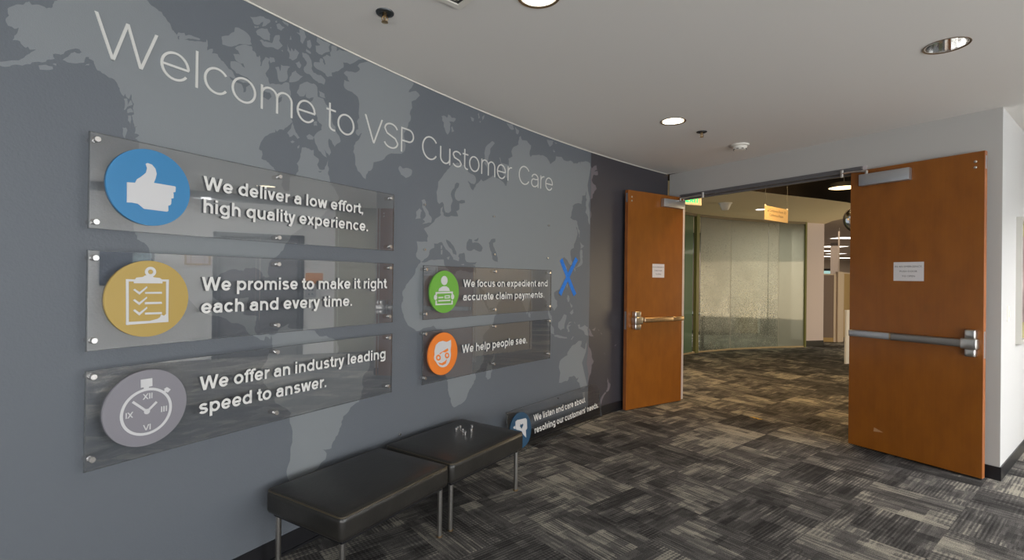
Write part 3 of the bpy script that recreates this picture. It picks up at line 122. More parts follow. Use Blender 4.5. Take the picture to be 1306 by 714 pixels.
[(11.059,0.947),(11.084,0.932),(11.098,0.914),(11.119,0.882),(11.153,0.853),(11.099,0.857),(11.061,0.873),(11.067,0.891),(11.072,0.909),(11.063,0.928)],
[(11.119,0.925),(11.155,0.932),(11.184,0.946),(11.179,0.926),(11.163,0.909)],
[(11.228,0.924),(11.254,0.910),(11.246,0.904)],
[(11.272,0.889),(11.306,0.868),(11.295,0.862)],
[(10.890,0.828),(10.942,0.823),(10.940,0.795),(10.922,0.770),(10.958,0.751),(10.996,0.733),(11.007,0.748),(11.011,0.766),(11.011,0.784),(11.026,0.798),(11.038,0.828),(11.018,0.708),(10.952,0.600),(11.000,0.476),(11.048,0.351),(11.004,0.339),(10.968,0.339),(10.931,0.350),(10.918,0.376),(10.910,0.401),(10.868,0.425),(10.883,0.441),(10.898,0.458),(10.857,0.451),(10.842,0.471),(10.816,0.487),(10.777,0.482),(10.735,0.486),(10.728,0.464),(10.706,0.448),(10.680,0.454),(10.654,0.453),(10.631,0.449),(10.608,0.445),(10.570,0.451),(10.574,0.473),(10.578,0.495),(10.583,0.521),(10.590,0.547),(10.577,0.574),(10.566,0.601),(10.571,0.629),(10.579,0.657),(10.602,0.673),(10.633,0.685),(10.665,0.695),(10.701,0.702),(10.699,0.721),(10.710,0.736),(10.728,0.747),(10.739,0.761),(10.758,0.770),(10.769,0.784),(10.796,0.794),(10.829,0.797),(10.858,0.813)],
[(11.043,0.825),(11.036,0.807),(11.044,0.788),(11.060,0.770),(11.070,0.751),(11.099,0.726),(11.113,0.697),(11.122,0.670),(11.121,0.644),(11.136,0.618),(11.159,0.592),(11.145,0.572),(11.121,0.555),(11.124,0.532),(11.117,0.509),(11.114,0.477),(11.088,0.451),(11.077,0.421),(11.067,0.392),(11.058,0.374),(11.053,0.356),(11.068,0.472),(11.033,0.592),(11.055,0.707)],
[(10.964,0.296),(11.005,0.296),(11.004,0.274),(11.006,0.253),(10.975,0.233),(10.978,0.264)],
[(11.405,0.390),(11.431,0.363),(11.441,0.334),(11.475,0.309),(11.472,0.287),(11.460,0.266),(11.446,0.247),(11.420,0.233),(11.386,0.244),(11.405,0.255),(11.414,0.270),(11.422,0.286),(11.419,0.304),(11.420,0.326),(11.408,0.348),(11.415,0.368)],
[(11.375,0.239),(11.393,0.224),(11.358,0.206),(11.339,0.181),(11.320,0.156),(11.311,0.127),(11.282,0.118),(11.245,0.119),(11.257,0.140),(11.277,0.158),(11.297,0.181),(11.315,0.204),(11.346,0.221)],
[(11.535,0.723),(11.580,0.739),(11.569,0.714)],
[(11.332,0.676),(11.347,0.660),(11.371,0.647),(11.355,0.648)],
[(9.007,1.679),(9.023,1.680),(9.024,1.667),(9.020,1.654),(9.008,1.653),(9.012,1.666)]]
WATER=[[(7.659,2.363),(7.669,2.365),(7.678,2.364),(7.691,2.363),(7.704,2.366),(7.710,2.358),(7.714,2.348),(7.706,2.338),(7.698,2.328),(7.689,2.328),(7.682,2.331),(7.674,2.332),(7.666,2.333),(7.664,2.340),(7.664,2.349),(7.660,2.355)],
[(7.744,2.348),(7.758,2.358),(7.771,2.369),(7.771,2.357),(7.768,2.343),(7.760,2.335),(7.751,2.329),(7.746,2.338)],
[(7.497,2.375),(7.514,2.373),(7.531,2.370),(7.549,2.370),(7.567,2.368),(7.576,2.373),(7.585,2.375),(7.594,2.374),(7.603,2.375),(7.592,2.363),(7.580,2.352),(7.581,2.340),(7.578,2.328),(7.567,2.323),(7.568,2.331),(7.568,2.340),(7.564,2.347),(7.562,2.354),(7.557,2.359),(7.549,2.359),(7.538,2.358),(7.529,2.361),(7.518,2.362),(7.508,2.362),(7.502,2.368)],
[(8.814,1.553),(8.833,1.561),(8.848,1.575),(8.867,1.583),(8.883,1.594),(8.894,1.613),(8.893,1.626),(8.899,1.639),(8.918,1.651),(8.941,1.658),(8.942,1.673),(8.940,1.688),(8.958,1.689),(8.976,1.690),(8.994,1.699),(9.013,1.705),(9.025,1.697),(9.032,1.685),(9.042,1.675),(9.051,1.664),(9.061,1.654),(9.076,1.647),(9.088,1.639),(9.102,1.632),(9.115,1.618),(9.129,1.605),(9.139,1.595),(9.142,1.583),(9.171,1.578),(9.201,1.572),(9.205,1.585),(9.207,1.599),(9.194,1.608),(9.207,1.628),(9.234,1.632),(9.260,1.639),(9.268,1.626),(9.271,1.611),(9.273,1.589),(9.289,1.570),(9.323,1.567),(9.358,1.568),(9.383,1.569),(9.407,1.574),(9.390,1.555),(9.388,1.532),(9.401,1.512),(9.401,1.490),(9.366,1.494),(9.331,1.488),(9.304,1.495),(9.277,1.500),(9.247,1.500),(9.222,1.509),(9.204,1.501),(9.183,1.499),(9.170,1.487),(9.164,1.472),(9.133,1.482),(9.105,1.494),(9.091,1.510),(9.067,1.519),(9.061,1.531),(9.047,1.540),(9.044,1.560),(9.040,1.579),(9.015,1.579),(8.991,1.577),(8.966,1.574),(8.942,1.571),(8.917,1.573),(8.893,1.567),(8.871,1.557),(8.848,1.551),(8.831,1.551)],
[(9.062,1.726),(9.088,1.719),(9.109,1.710),(9.123,1.696),(9.141,1.685),(9.153,1.670),(9.159,1.657),(9.170,1.645),(9.175,1.632),(9.174,1.617),(9.158,1.622),(9.141,1.625),(9.134,1.637),(9.129,1.650),(9.119,1.661),(9.102,1.667),(9.087,1.680),(9.076,1.695),(9.065,1.709)],
[(9.286,1.696),(9.288,1.710),(9.292,1.723),(9.305,1.735),(9.312,1.748),(9.347,1.746),(9.349,1.732),(9.355,1.719),(9.378,1.725),(9.404,1.726),(9.428,1.723),(9.447,1.713),(9.463,1.702),(9.476,1.688),(9.469,1.674),(9.462,1.659),(9.436,1.656),(9.412,1.661),(9.392,1.665),(9.376,1.673),(9.358,1.666),(9.342,1.657),(9.317,1.656),(9.294,1.660),(9.283,1.677)],
[(9.375,1.743),(9.402,1.752),(9.424,1.766),(9.422,1.750),(9.411,1.736),(9.382,1.734)],
[(9.549,1.731),(9.566,1.745),(9.578,1.762),(9.603,1.770),(9.631,1.771),(9.631,1.746),(9.601,1.734),(9.604,1.722),(9.606,1.709),(9.617,1.698),(9.625,1.687),(9.631,1.674),(9.642,1.664),(9.646,1.651),(9.649,1.639),(9.664,1.618),(9.664,1.600),(9.665,1.583),(9.627,1.587),(9.610,1.595),(9.596,1.605),(9.596,1.625),(9.588,1.639),(9.588,1.655),(9.576,1.666),(9.568,1.678),(9.565,1.691),(9.557,1.702),(9.557,1.717)],
[(9.150,2.143),(9.170,2.159),(9.196,2.155),(9.190,2.131),(9.180,2.119),(9.166,2.109),(9.160,2.097),(9.152,2.085),(9.149,2.071),(9.146,2.057),(9.152,2.044),(9.159,2.032),(9.186,2.022),(9.204,2.027),(9.221,2.035),(9.240,2.036),(9.259,2.037),(9.263,2.019),(9.232,2.009),(9.199,2.006),(9.200,1.984),(9.200,1.961),(9.185,1.951),(9.167,1.944),(9.180,1.927),(9.188,1.908),(9.168,1.905),(9.148,1.904),(9.129,1.903),(9.110,1.904),(9.094,1.911),(9.084,1.921),(9.100,1.930),(9.112,1.942),(9.110,1.959),(9.108,1.977),(9.116,1.996),(9.127,2.015),(9.120,2.032),(9.110,2.048),(9.106,2.065),(9.113,2.084),(9.126,2.100),(9.144,2.115),(9.146,2.129)],
[(9.290,2.192),(9.311,2.184),(9.331,2.176),(9.355,2.174),(9.380,2.179),(9.381,2.156),(9.353,2.161),(9.354,2.142),(9.353,2.124),(9.334,2.137),(9.318,2.151),(9.314,2.163),(9.306,2.172),(9.296,2.182)],
[(9.409,1.443),(9.431,1.438),(9.438,1.421),(9.441,1.404),(9.457,1.390),(9.461,1.372),(9.502,1.345),(9.521,1.309),(9.532,1.273),(9.537,1.236),(9.556,1.218),(9.567,1.196),(9.560,1.172),(9.552,1.190),(9.539,1.205),(9.526,1.221),(9.515,1.237),(9.498,1.262),(9.489,1.288),(9.463,1.309),(9.447,1.334),(9.443,1.352),(9.437,1.369),(9.420,1.384),(9.410,1.400),(9.407,1.422)],
[(7.273,2.467),(7.279,2.470),(7.277,2.462),(7.278,2.454),(7.275,2.453),(7.272,2.459)],
[(9.768,2.290),(9.784,2.283),(9.780,2.267),(9.768,2.253),(9.764,2.238),(9.769,2.225),(9.737,2.227),(9.761,2.238),(9.765,2.264)],
[(8.059,2.223),(8.073,2.219),(8.083,2.209),(8.091,2.198),(8.096,2.185),(8.083,2.195),(8.077,2.202),(8.070,2.209),(8.066,2.217)],
[(7.996,2.028),(8.008,2.028),(8.019,2.032),(8.016,2.025),(8.004,2.021)]]
ONWATER=[[(9.007,1.679),(9.023,1.680),(9.020,1.654),(9.008,1.653)],
[(9.010,1.646),(9.027,1.647),(9.025,1.615),(9.009,1.614)],
[(9.228,1.550),(9.262,1.554),(9.262,1.545),(9.235,1.544)],
[(9.358,1.549),(9.386,1.554),(9.389,1.543)],
[(9.071,1.594),(9.103,1.604),(9.091,1.577)]]
P6=dict(o=(-0.0038,4.0699),u=(0.61375,0.78950),n=(0.78950,-0.61375),lean=0.1200)
IC_p1=[[(0.116,0.188),(0.144,0.191),(0.150,0.206),(0.165,0.219),(0.181,0.237),(0.185,0.257),(0.180,0.272),(0.186,0.277),(0.202,0.274),(0.215,0.260),(0.220,0.240),(0.216,0.220),(0.210,0.202),(0.290,0.201),(0.293,0.198),(0.292,0.178),(0.283,0.174),(0.285,0.169),(0.285,0.151),(0.275,0.147),(0.277,0.143),(0.276,0.126),(0.272,0.120),(0.265,0.117),(0.266,0.096),(0.261,0.092),(0.177,0.093),(0.155,0.110),(0.133,0.112),(0.117,0.110)]]
IC_p2=[[(0.118,0.267),(0.127,0.266),(0.130,0.089),(0.121,0.090)],[(0.121,0.090),(0.120,0.099),(0.130,0.101),(0.205,0.100),(0.231,0.106),(0.241,0.112),(0.245,0.123),(0.257,0.117),(0.264,0.124),(0.272,0.123),(0.273,0.091)],[(0.262,0.266),(0.272,0.266),(0.272,0.118),(0.264,0.118)],[(0.123,0.267),(0.147,0.266),(0.147,0.258),(0.123,0.258)],[(0.245,0.266),(0.268,0.266),(0.268,0.258),(0.245,0.258)],[(0.145,0.251),(0.145,0.261),(0.154,0.273),(0.177,0.276),(0.184,0.282),(0.209,0.282),(0.215,0.275),(0.238,0.272),(0.248,0.264),(0.248,0.250)],[(0.143,0.225),(0.149,0.229),(0.165,0.216),(0.191,0.239),(0.193,0.233),(0.165,0.206)],[(0.143,0.184),(0.149,0.189),(0.165,0.175),(0.191,0.197),(0.193,0.192),(0.165,0.165)],[(0.144,0.144),(0.150,0.149),(0.166,0.135),(0.192,0.157),(0.194,0.151),(0.166,0.124)],[(0.185,0.216),(0.246,0.216),(0.247,0.208),(0.185,0.209)],[(0.185,0.176),(0.246,0.175),(0.248,0.167),(0.185,0.167)],[(0.186,0.134),(0.247,0.133),(0.248,0.125),(0.186,0.126)]]
IC_p3=[[(0.175,0.312),(0.216,0.312),(0.217,0.280),(0.204,0.279),(0.204,0.269),(0.186,0.270),(0.186,0.280),(0.176,0.280)],[(0.272,0.265),(0.286,0.253),(0.275,0.242),(0.269,0.247),(0.263,0.240),(0.256,0.247),(0.264,0.255),(0.260,0.259)]]
IC_p4=[[(0.225,0.269),(0.225,0.262),(0.222,0.255),(0.219,0.249),(0.213,0.244),(0.207,0.240),(0.200,0.238),(0.193,0.237),(0.185,0.238),(0.178,0.240),(0.172,0.244),(0.166,0.249),(0.162,0.255),(0.160,0.262),(0.159,0.269),(0.160,0.276),(0.162,0.283),(0.166,0.289),(0.171,0.294),(0.177,0.298),(0.184,0.301),(0.191,0.302),(0.199,0.301),(0.206,0.299),(0.212,0.295),(0.218,0.290),(0.222,0.284),(0.224,0.277)],[(0.134,0.194),(0.142,0.213),(0.172,0.227),(0.193,0.229),(0.215,0.228),(0.240,0.214),(0.251,0.194)],[(0.106,0.188),(0.283,0.190),(0.283,0.178),(0.106,0.177)],[(0.106,0.097),(0.107,0.129),(0.119,0.129),(0.120,0.106),(0.270,0.105),(0.270,0.127),(0.283,0.127),(0.283,0.096)],[(0.121,0.151),(0.121,0.147),(0.120,0.143),(0.118,0.140),(0.116,0.137),(0.113,0.135),(0.110,0.134),(0.106,0.133),(0.103,0.134),(0.099,0.135),(0.096,0.138),(0.094,0.141),(0.092,0.144),(0.091,0.148),(0.090,0.152),(0.091,0.156),(0.092,0.160),(0.093,0.163),(0.096,0.166),(0.099,0.168),(0.102,0.170),(0.105,0.170),(0.109,0.170),(0.112,0.168),(0.115,0.166),(0.118,0.163),(0.120,0.159),(0.121,0.156)],[(0.297,0.152),(0.297,0.148),(0.296,0.144),(0.294,0.140),(0.291,0.137),(0.288,0.135),(0.285,0.133),(0.281,0.133),(0.278,0.134),(0.274,0.135),(0.271,0.137),(0.268,0.141),(0.266,0.144),(0.265,0.148),(0.264,0.153),(0.265,0.157),(0.266,0.161),(0.268,0.164),(0.270,0.167),(0.273,0.170),(0.277,0.171),(0.280,0.171),(0.284,0.171),(0.288,0.169),(0.291,0.167),(0.294,0.164),(0.296,0.160),(0.297,0.156)],[(0.134,0.154),(0.183,0.154),(0.183,0.145),(0.135,0.144)],[(0.134,0.131),(0.257,0.132),(0.257,0.122),(0.134,0.122)],[(0.198,0.163),(0.250,0.165),(0.250,0.158),(0.198,0.157)],[(0.198,0.148),(0.250,0.148),(0.251,0.142),(0.198,0.141)],[(0.198,0.163),(0.206,0.163),(0.207,0.141),(0.198,0.141)],[(0.241,0.164),(0.250,0.165),(0.251,0.142),(0.242,0.142)],[(0.106,0.188),(0.118,0.188),(0.119,0.168),(0.107,0.168)],[(0.270,0.188),(0.283,0.190),(0.283,0.170),(0.270,0.171)]]
IC_p5=[[(0.105,0.198),(0.102,0.221),(0.115,0.261),(0.145,0.280),(0.185,0.285),(0.226,0.273),(0.269,0.284),(0.272,0.246),(0.266,0.210),(0.271,0.179),(0.270,0.168),(0.267,0.155),(0.264,0.144),(0.259,0.133),(0.253,0.123),(0.245,0.115),(0.236,0.108),(0.226,0.102),(0.216,0.099),(0.204,0.097),(0.193,0.097),(0.182,0.098),(0.170,0.101),(0.159,0.106),(0.149,0.113),(0.139,0.121),(0.130,0.130),(0.123,0.140),(0.116,0.151),(0.111,0.162),(0.107,0.175),(0.105,0.187)],[(0.175,0.167),(0.174,0.160),(0.171,0.154),(0.167,0.148),(0.161,0.144),(0.154,0.141),(0.146,0.140),(0.138,0.140),(0.129,0.142),(0.121,0.145),(0.114,0.150),(0.108,0.156),(0.103,0.162),(0.101,0.169),(0.099,0.176),(0.100,0.183),(0.103,0.190),(0.107,0.195),(0.113,0.199),(0.120,0.202),(0.128,0.204),(0.136,0.204),(0.145,0.202),(0.153,0.199),(0.160,0.194),(0.166,0.188),(0.171,0.182),(0.174,0.174)],[(0.267,0.172),(0.266,0.165),(0.264,0.159),(0.260,0.153),(0.254,0.149),(0.248,0.146),(0.240,0.145),(0.232,0.145),(0.224,0.147),(0.217,0.150),(0.210,0.154),(0.205,0.160),(0.201,0.166),(0.198,0.173),(0.197,0.180),(0.198,0.187),(0.200,0.193),(0.204,0.198),(0.209,0.203),(0.216,0.206),(0.223,0.207),(0.231,0.207),(0.239,0.205),(0.246,0.202),(0.253,0.198),(0.259,0.192),(0.263,0.186),(0.266,0.179)]]
IC_p5x=[[(0.152,0.201),(0.237,0.228),(0.243,0.209),(0.209,0.200),(0.186,0.205),(0.156,0.192)],[(0.138,0.138),(0.174,0.128),(0.208,0.138),(0.230,0.151),(0.218,0.120),(0.186,0.111),(0.154,0.122)]]
IC_p5r=[[(0.166,0.168),(0.165,0.164),(0.164,0.159),(0.161,0.155),(0.157,0.153),(0.152,0.151),(0.147,0.150),(0.141,0.150),(0.136,0.151),(0.131,0.153),(0.126,0.156),(0.122,0.160),(0.119,0.165),(0.117,0.170),(0.116,0.174),(0.117,0.179),(0.118,0.183),(0.121,0.187),(0.125,0.190),(0.130,0.192),(0.135,0.193),(0.140,0.193),(0.146,0.192),(0.151,0.189),(0.156,0.186),(0.160,0.182),(0.163,0.178),(0.165,0.173)],[(0.253,0.173),(0.253,0.169),(0.251,0.164),(0.248,0.161),(0.245,0.158),(0.240,0.156),(0.235,0.155),(0.230,0.155),(0.225,0.156),(0.220,0.158),(0.215,0.161),(0.211,0.165),(0.208,0.170),(0.207,0.174),(0.206,0.179),(0.207,0.184),(0.208,0.188),(0.211,0.192),(0.215,0.194),(0.219,0.196),(0.224,0.198),(0.229,0.197),(0.235,0.196),(0.240,0.194),(0.244,0.191),(0.248,0.187),(0.251,0.183),(0.253,0.178)]]
IC_p5w=[[(0.152,0.170),(0.152,0.168),(0.151,0.166),(0.150,0.164),(0.148,0.163),(0.146,0.162),(0.143,0.162),(0.141,0.162),(0.139,0.162),(0.136,0.163),(0.134,0.164),(0.132,0.166),(0.131,0.168),(0.130,0.170),(0.130,0.173),(0.130,0.175),(0.131,0.177),(0.132,0.178),(0.134,0.180),(0.136,0.181),(0.138,0.181),(0.141,0.181),(0.143,0.180),(0.145,0.179),(0.148,0.178),(0.149,0.176),(0.151,0.174),(0.152,0.172)],[(0.240,0.175),(0.240,0.173),(0.239,0.171),(0.238,0.169),(0.236,0.168),(0.234,0.167),(0.232,0.166),(0.230,0.166),(0.228,0.167),(0.225,0.168),(0.223,0.169),(0.222,0.171),(0.220,0.173),(0.220,0.175),(0.219,0.177),(0.220,0.180),(0.220,0.182),(0.221,0.183),(0.223,0.185),(0.225,0.186),(0.227,0.186),(0.229,0.186),(0.232,0.186),(0.234,0.185),(0.236,0.183),(0.238,0.182),(0.239,0.179),(0.240,0.177)]]
IC_p6=[[(0.093,0.262),(0.117,0.270),(0.236,0.261),(0.249,0.245),(0.243,0.174),(0.222,0.162),(0.220,0.103),(0.182,0.139),(0.167,0.169),(0.098,0.196),(0.088,0.214)],[(0.061,0.226),(0.085,0.231),(0.085,0.204),(0.060,0.215)]]
IC_p6x=[[(0.146,0.214),(0.157,0.229),(0.171,0.220),(0.188,0.227),(0.194,0.213),(0.166,0.188)]]

# ------------------------------------------------------------------ helpers
CX, CY, R, H = 11.187828, -4.827752, 14.426176, 2.768
def W(s, z, d=0.0):
    th = math.pi - s / R; r = R - d
    return Vector((CX + r * math.cos(th), CY + r * math.sin(th), z))
ORG = {}
def nodes(name):
    m = bpy.data.materials.new(name); m.use_nodes = True
    return m, m.node_tree.nodes, m.node_tree.links, m.node_tree.nodes['Principled BSDF']
def mat(name, col, rough=0.6, metal=0.0, var=0.0, scale=20.0, bump=0.0, bscale=200.0, spec=0.5, coat=0.0, stretch=None, emit=None, estr=0.0):
    m, N, L, p = nodes(name)
    c = (*col, 1) if len(col) == 3 else col
    p.inputs['Base Color'].default_value = c; p.inputs['Roughness'].default_value = rough
    p.inputs['Metallic'].default_value = metal; p.inputs['Specular IOR Level'].default_value = spec
    p.inputs['Coat Weight'].default_value = coat
    tc = N.new('ShaderNodeTexCoord'); mp = N.new('ShaderNodeMapping'); L.new(tc.outputs['Object'], mp.inputs[0])
    if stretch: mp.inputs['Scale'].default_value = stretch
    if var > 0:
        n = N.new('ShaderNodeTexNoise'); n.inputs['Scale'].default_value = scale; n.inputs['Detail'].default_value = 5
        L.new(mp.outputs[0], n.inputs['Vector'])
        r = N.new('ShaderNodeValToRGB'); r.color_ramp.elements[0].position = 0.3; r.color_ramp.elements[1].position = 0.7
        r.color_ramp.elements[0].color = tuple(x * (1 - var) for x in c[:3]) + (1,)
        r.color_ramp.elements[1].color = tuple(min(1, x * (1 + var)) for x in c[:3]) + (1,)
        L.new(n.outputs['Fac'], r.inputs[0]); L.new(r.outputs[0], p.inputs['Base Color'])
    if bump > 0:
        n2 = N.new('ShaderNodeTexNoise'); n2.inputs['Scale'].default_value = bscale; n2.inputs['Detail'].default_value = 3
        L.new(mp.outputs[0], n2.inputs['Vector'])
        b = N.new('ShaderNodeBump'); b.inputs['Strength'].default_value = bump; b.inputs['Distance'].default_value = 0.002
        L.new(n2.outputs['Fac'], b.inputs['Height']); L.new(b.outputs[0], p.inputs['Normal'])
    if emit:
        p.inputs['Emission Color'].default_value = (*emit, 1); p.inputs['Emission Strength'].default_value = estr
    return m
class MB:
    def __init__(self): self.v = []; self.f = []; self.m = []
    def add(self, vs, fs, mi=0):
        b = len(self.v); self.v += [Vector(v) for v in vs]
        self.f += [tuple(b + i for i in f) for f in fs]; self.m += [mi] * len(fs)
    def box(self, p0, p1, fn=None, mi=0, nx=1):
        x0, y0, z0 = p0; x1, y1, z1 = p1; vs = []; fs = []
        for i in range(nx + 1):
            x = x0 + (x1 - x0) * i / nx
            vs += [(x, y0, z0), (x, y1, z0), (x, y1, z1), (x, y0, z1)]
        for i in range(nx):
            a = 4 * i; b = a + 4
            for j in range(4): fs.append((a + j, a + (j + 1) % 4, b + (j + 1) % 4, b + j))
        fs.append((0, 3, 2, 1)); e = 4 * nx; fs.append((e, e + 1, e + 2, e + 3))
        self.add([fn(*v) if fn else v for v in vs], fs, mi)
    def lathe(self, prof, org, axis=(0, 0, 1), n=24, mi=0, cap0=True, cap1=True, facet=False):
        a = Vector(axis).normalized(); t = Vector((1, 0, 0)) if abs(a.x) < 0.9 else Vector((0, 1, 0))
        e1 = a.cross(t).normalized(); e2 = a.cross(e1); o = Vector(org); vs = []; fs = []
        for (r, h) in prof:
            for k in range(n):
                q = 2 * math.pi * k / n; vs.append(o + a * h + (e1 * math.cos(q) + e2 * math.sin(q)) * r)
        for i in range(len(prof) - 1):
            for k in range(n): fs.append((i * n + k, i * n + (k + 1) % n, (i + 1) * n + (k + 1) % n, (i + 1) * n + k))
        if cap0: fs.append(tuple(range(n - 1, -1, -1)))
        if cap1: fs.append(tuple(range((len(prof) - 1) * n, len(prof) * n)))
        self.add(vs, fs, mi)
    def tube(self, pts, r, n=10, mi=0):
        pts = [Vector(p) for p in pts]; vs = []; fs = []; prev = None
        for i, p in enumerate(pts):
            t = (pts[min(i + 1, len(pts) - 1)] - pts[max(i - 1, 0)]).normalized()
            if prev is None:
                e1 = t.cross(Vector((0, 0, 1)))
                if e1.length < 1e-3: e1 = t.cross(Vector((1, 0, 0)))
            else: e1 = prev - t * prev.dot(t)
            e1.normalize(); prev = e1; e2 = t.cross(e1)
            for k in range(n):
                q = 2 * math.pi * k / n; vs.append(p + (e1 * math.cos(q) + e2 * math.sin(q)) * r)
        for i in range(len(pts) - 1):
            for k in range(n): fs.append((i * n + k, i * n + (k + 1) % n, (i + 1) * n + (k + 1) % n, (i + 1) * n + k))
        fs.append(tuple(range(n - 1, -1, -1))); fs.append(tuple(range((len(pts) - 1) * n, len(pts) * n)))
        self.add(vs, fs, mi)
    def prism(self, poly, d0, d1, fn, mi=0):
        """2D polygon -> solid between depths d0 and d1, mapped by fn(x, y, d)"""
        n = len(poly); A = sum(poly[i][0] * poly[(i + 1) % n][1] - poly[(i + 1) % n][0] * poly[i][1] for i in range(n))
        if A < 0: poly = poly[::-1]
        tri = tessellate_polygon([[Vector((a, b, 0)) for a, b in poly]])
        vs = [fn(a, b, d1) for a, b in poly] + [fn(a, b, d0) for a, b in poly]
        fs = [tuple(t) for t in tri] + [tuple(n + i for i in reversed(t)) for t in tri]
        fs += [(n + i, n + (i + 1) % n, (i + 1) % n, i) for i in range(n)]
        self.add(vs, fs, mi)
    def build(self, name, mats, parent=None, smooth=False, recalc=True, angle=40):
        base = ORG.get(parent.name, Vector((0, 0, 0))) if parent else Vector((0, 0, 0))
        me = bpy.data.meshes.new(name); me.from_pydata([v - base for v in self.v], [], self.f)
        if not isinstance(mats, (list, tuple)): mats = [mats]
        for m in mats: me.materials.append(m)
        for p, mi in zip(me.polygons, self.m): p.material_index = mi
        if recalc:
            bm = bmesh.new(); bm.from_mesh(me); bmesh.ops.recalc_face_normals(bm, faces=bm.faces); bm.to_mesh(me); bm.free()
        me.update()
        if smooth:
            me.polygons.foreach_set('use_smooth', [True] * len(me.polygons))
            try: me.set_sharp_from_angle(angle=math.radians(angle))
            except Exception: pass
        o = bpy.data.objects.new(name, me); C.objects.link(o)
        if parent: o.parent = parent; ORG[o.name] = base
        return o
def tag(o, label=None, cat=None, group=None, kind=None):
    if label: o['label'] = label
    if cat: o['category'] = cat
    if group: o['group'] = group
    if kind: o['kind'] = kind
    return o
def thing(name, loc, label, cat, group=None, kind=None):
    o = bpy.data.objects.new(name, None); C.objects.link(o); o.location = loc; o.empty_display_size = 0.05
    ORG[o.name] = Vector(loc)
    return tag(o, label, cat, group, kind)
def rounded_box(mb, sx, sy, sz, r, fn, seg=4, puff=0.0, mi=0):
    """box 0..sx, 0..sy, 0..sz with rounded edges; fn maps to world"""
    bm = bmesh.new(); bmesh.ops.create_cube(bm, size=1.0)
    for v in bm.verts: v.co = Vector(((v.co.x + .5) * sx, (v.co.y + .5) * sy, (v.co.z + .5) * sz))
    bmesh.ops.bevel(bm, geom=bm.edges[:], offset=r, offset_type='OFFSET', segments=seg, profile=0.5, affect='EDGES')
    if puff:
        big = [f for f in bm.faces if f.calc_area() > 0.2 * min(sx * sy, sx * sz, sy * sz)]
        bmesh.ops.subdivide_edges(bm, edges=list({e for f in big for e in f.edges}), cuts=7, use_grid_fill=True)
        for v in bm.verts:
            if v.co.z > sz - r * 0.5:
                fx = max(0, 1 - (2 * v.co.x / sx - 1) ** 2); fy = max(0, 1 - (2 * v.co.y / sy - 1) ** 2)
                v.co.z += puff * math.sqrt(fx * fy)
    bm.verts.index_update()
    vs = [fn(*v.co) for v in bm.verts]; fs = [tuple(v.index for v in f.verts) for f in bm.faces]
    bm.free(); mb.add(vs, fs, mi)
# ------------------------------------------------------------------ stroke lettering (a plain grotesque drawn with arcs)
XH = 0.74
def arc(cx, cy, rx, ry, a0, a1, n=18):
    return [(cx + rx * math.cos(math.radians(a0 + (a1 - a0) * i / n)), cy + ry * math.sin(math.radians(a0 + (a1 - a0) * i / n))) for i in range(n + 1)]
def ribbon(pts, w, closed=False):
    n = len(pts); L = []; Rr = []
    for i in range(n):
        if closed: a, b, c = pts[i - 1], pts[i], pts[(i + 1) % n]
        else: a, b, c = pts[max(i - 1, 0)], pts[i], pts[min(i + 1, n - 1)]
        d1 = Vector((b[0] - a[0], b[1] - a[1])); d2 = Vector((c[0] - b[0], c[1] - b[1]))
        if d1.length < 1e-9: d1 = d2
        if d2.length < 1e-9: d2 = d1
        d1 = d1.normalized(); d2 = d2.normalized(); t = (d1 + d2)
        t = t.normalized() if t.length > 1e-6 else d1
        nn = Vector((-t.y, t.x)); k = 1 / max(0.5, nn.dot(Vector((-d1.y, d1.x))))
        L.append((b[0] + nn.x * w / 2 * k, b[1] + nn.y * w / 2 * k)); Rr.append((b[0] - nn.x * w / 2 * k, b[1] - nn.y * w / 2 * k))
    m = n if closed else n - 1
    return [(Rr[i], Rr[(i + 1) % n], L[(i + 1) % n], L[i]) for i in range(m)]
def para(x0, y0, x1, y1, wx):
    return [((x0 - wx / 2, y0), (x0 + wx / 2, y0), (x1 + wx / 2, y1), (x1 - wx / 2, y1))]
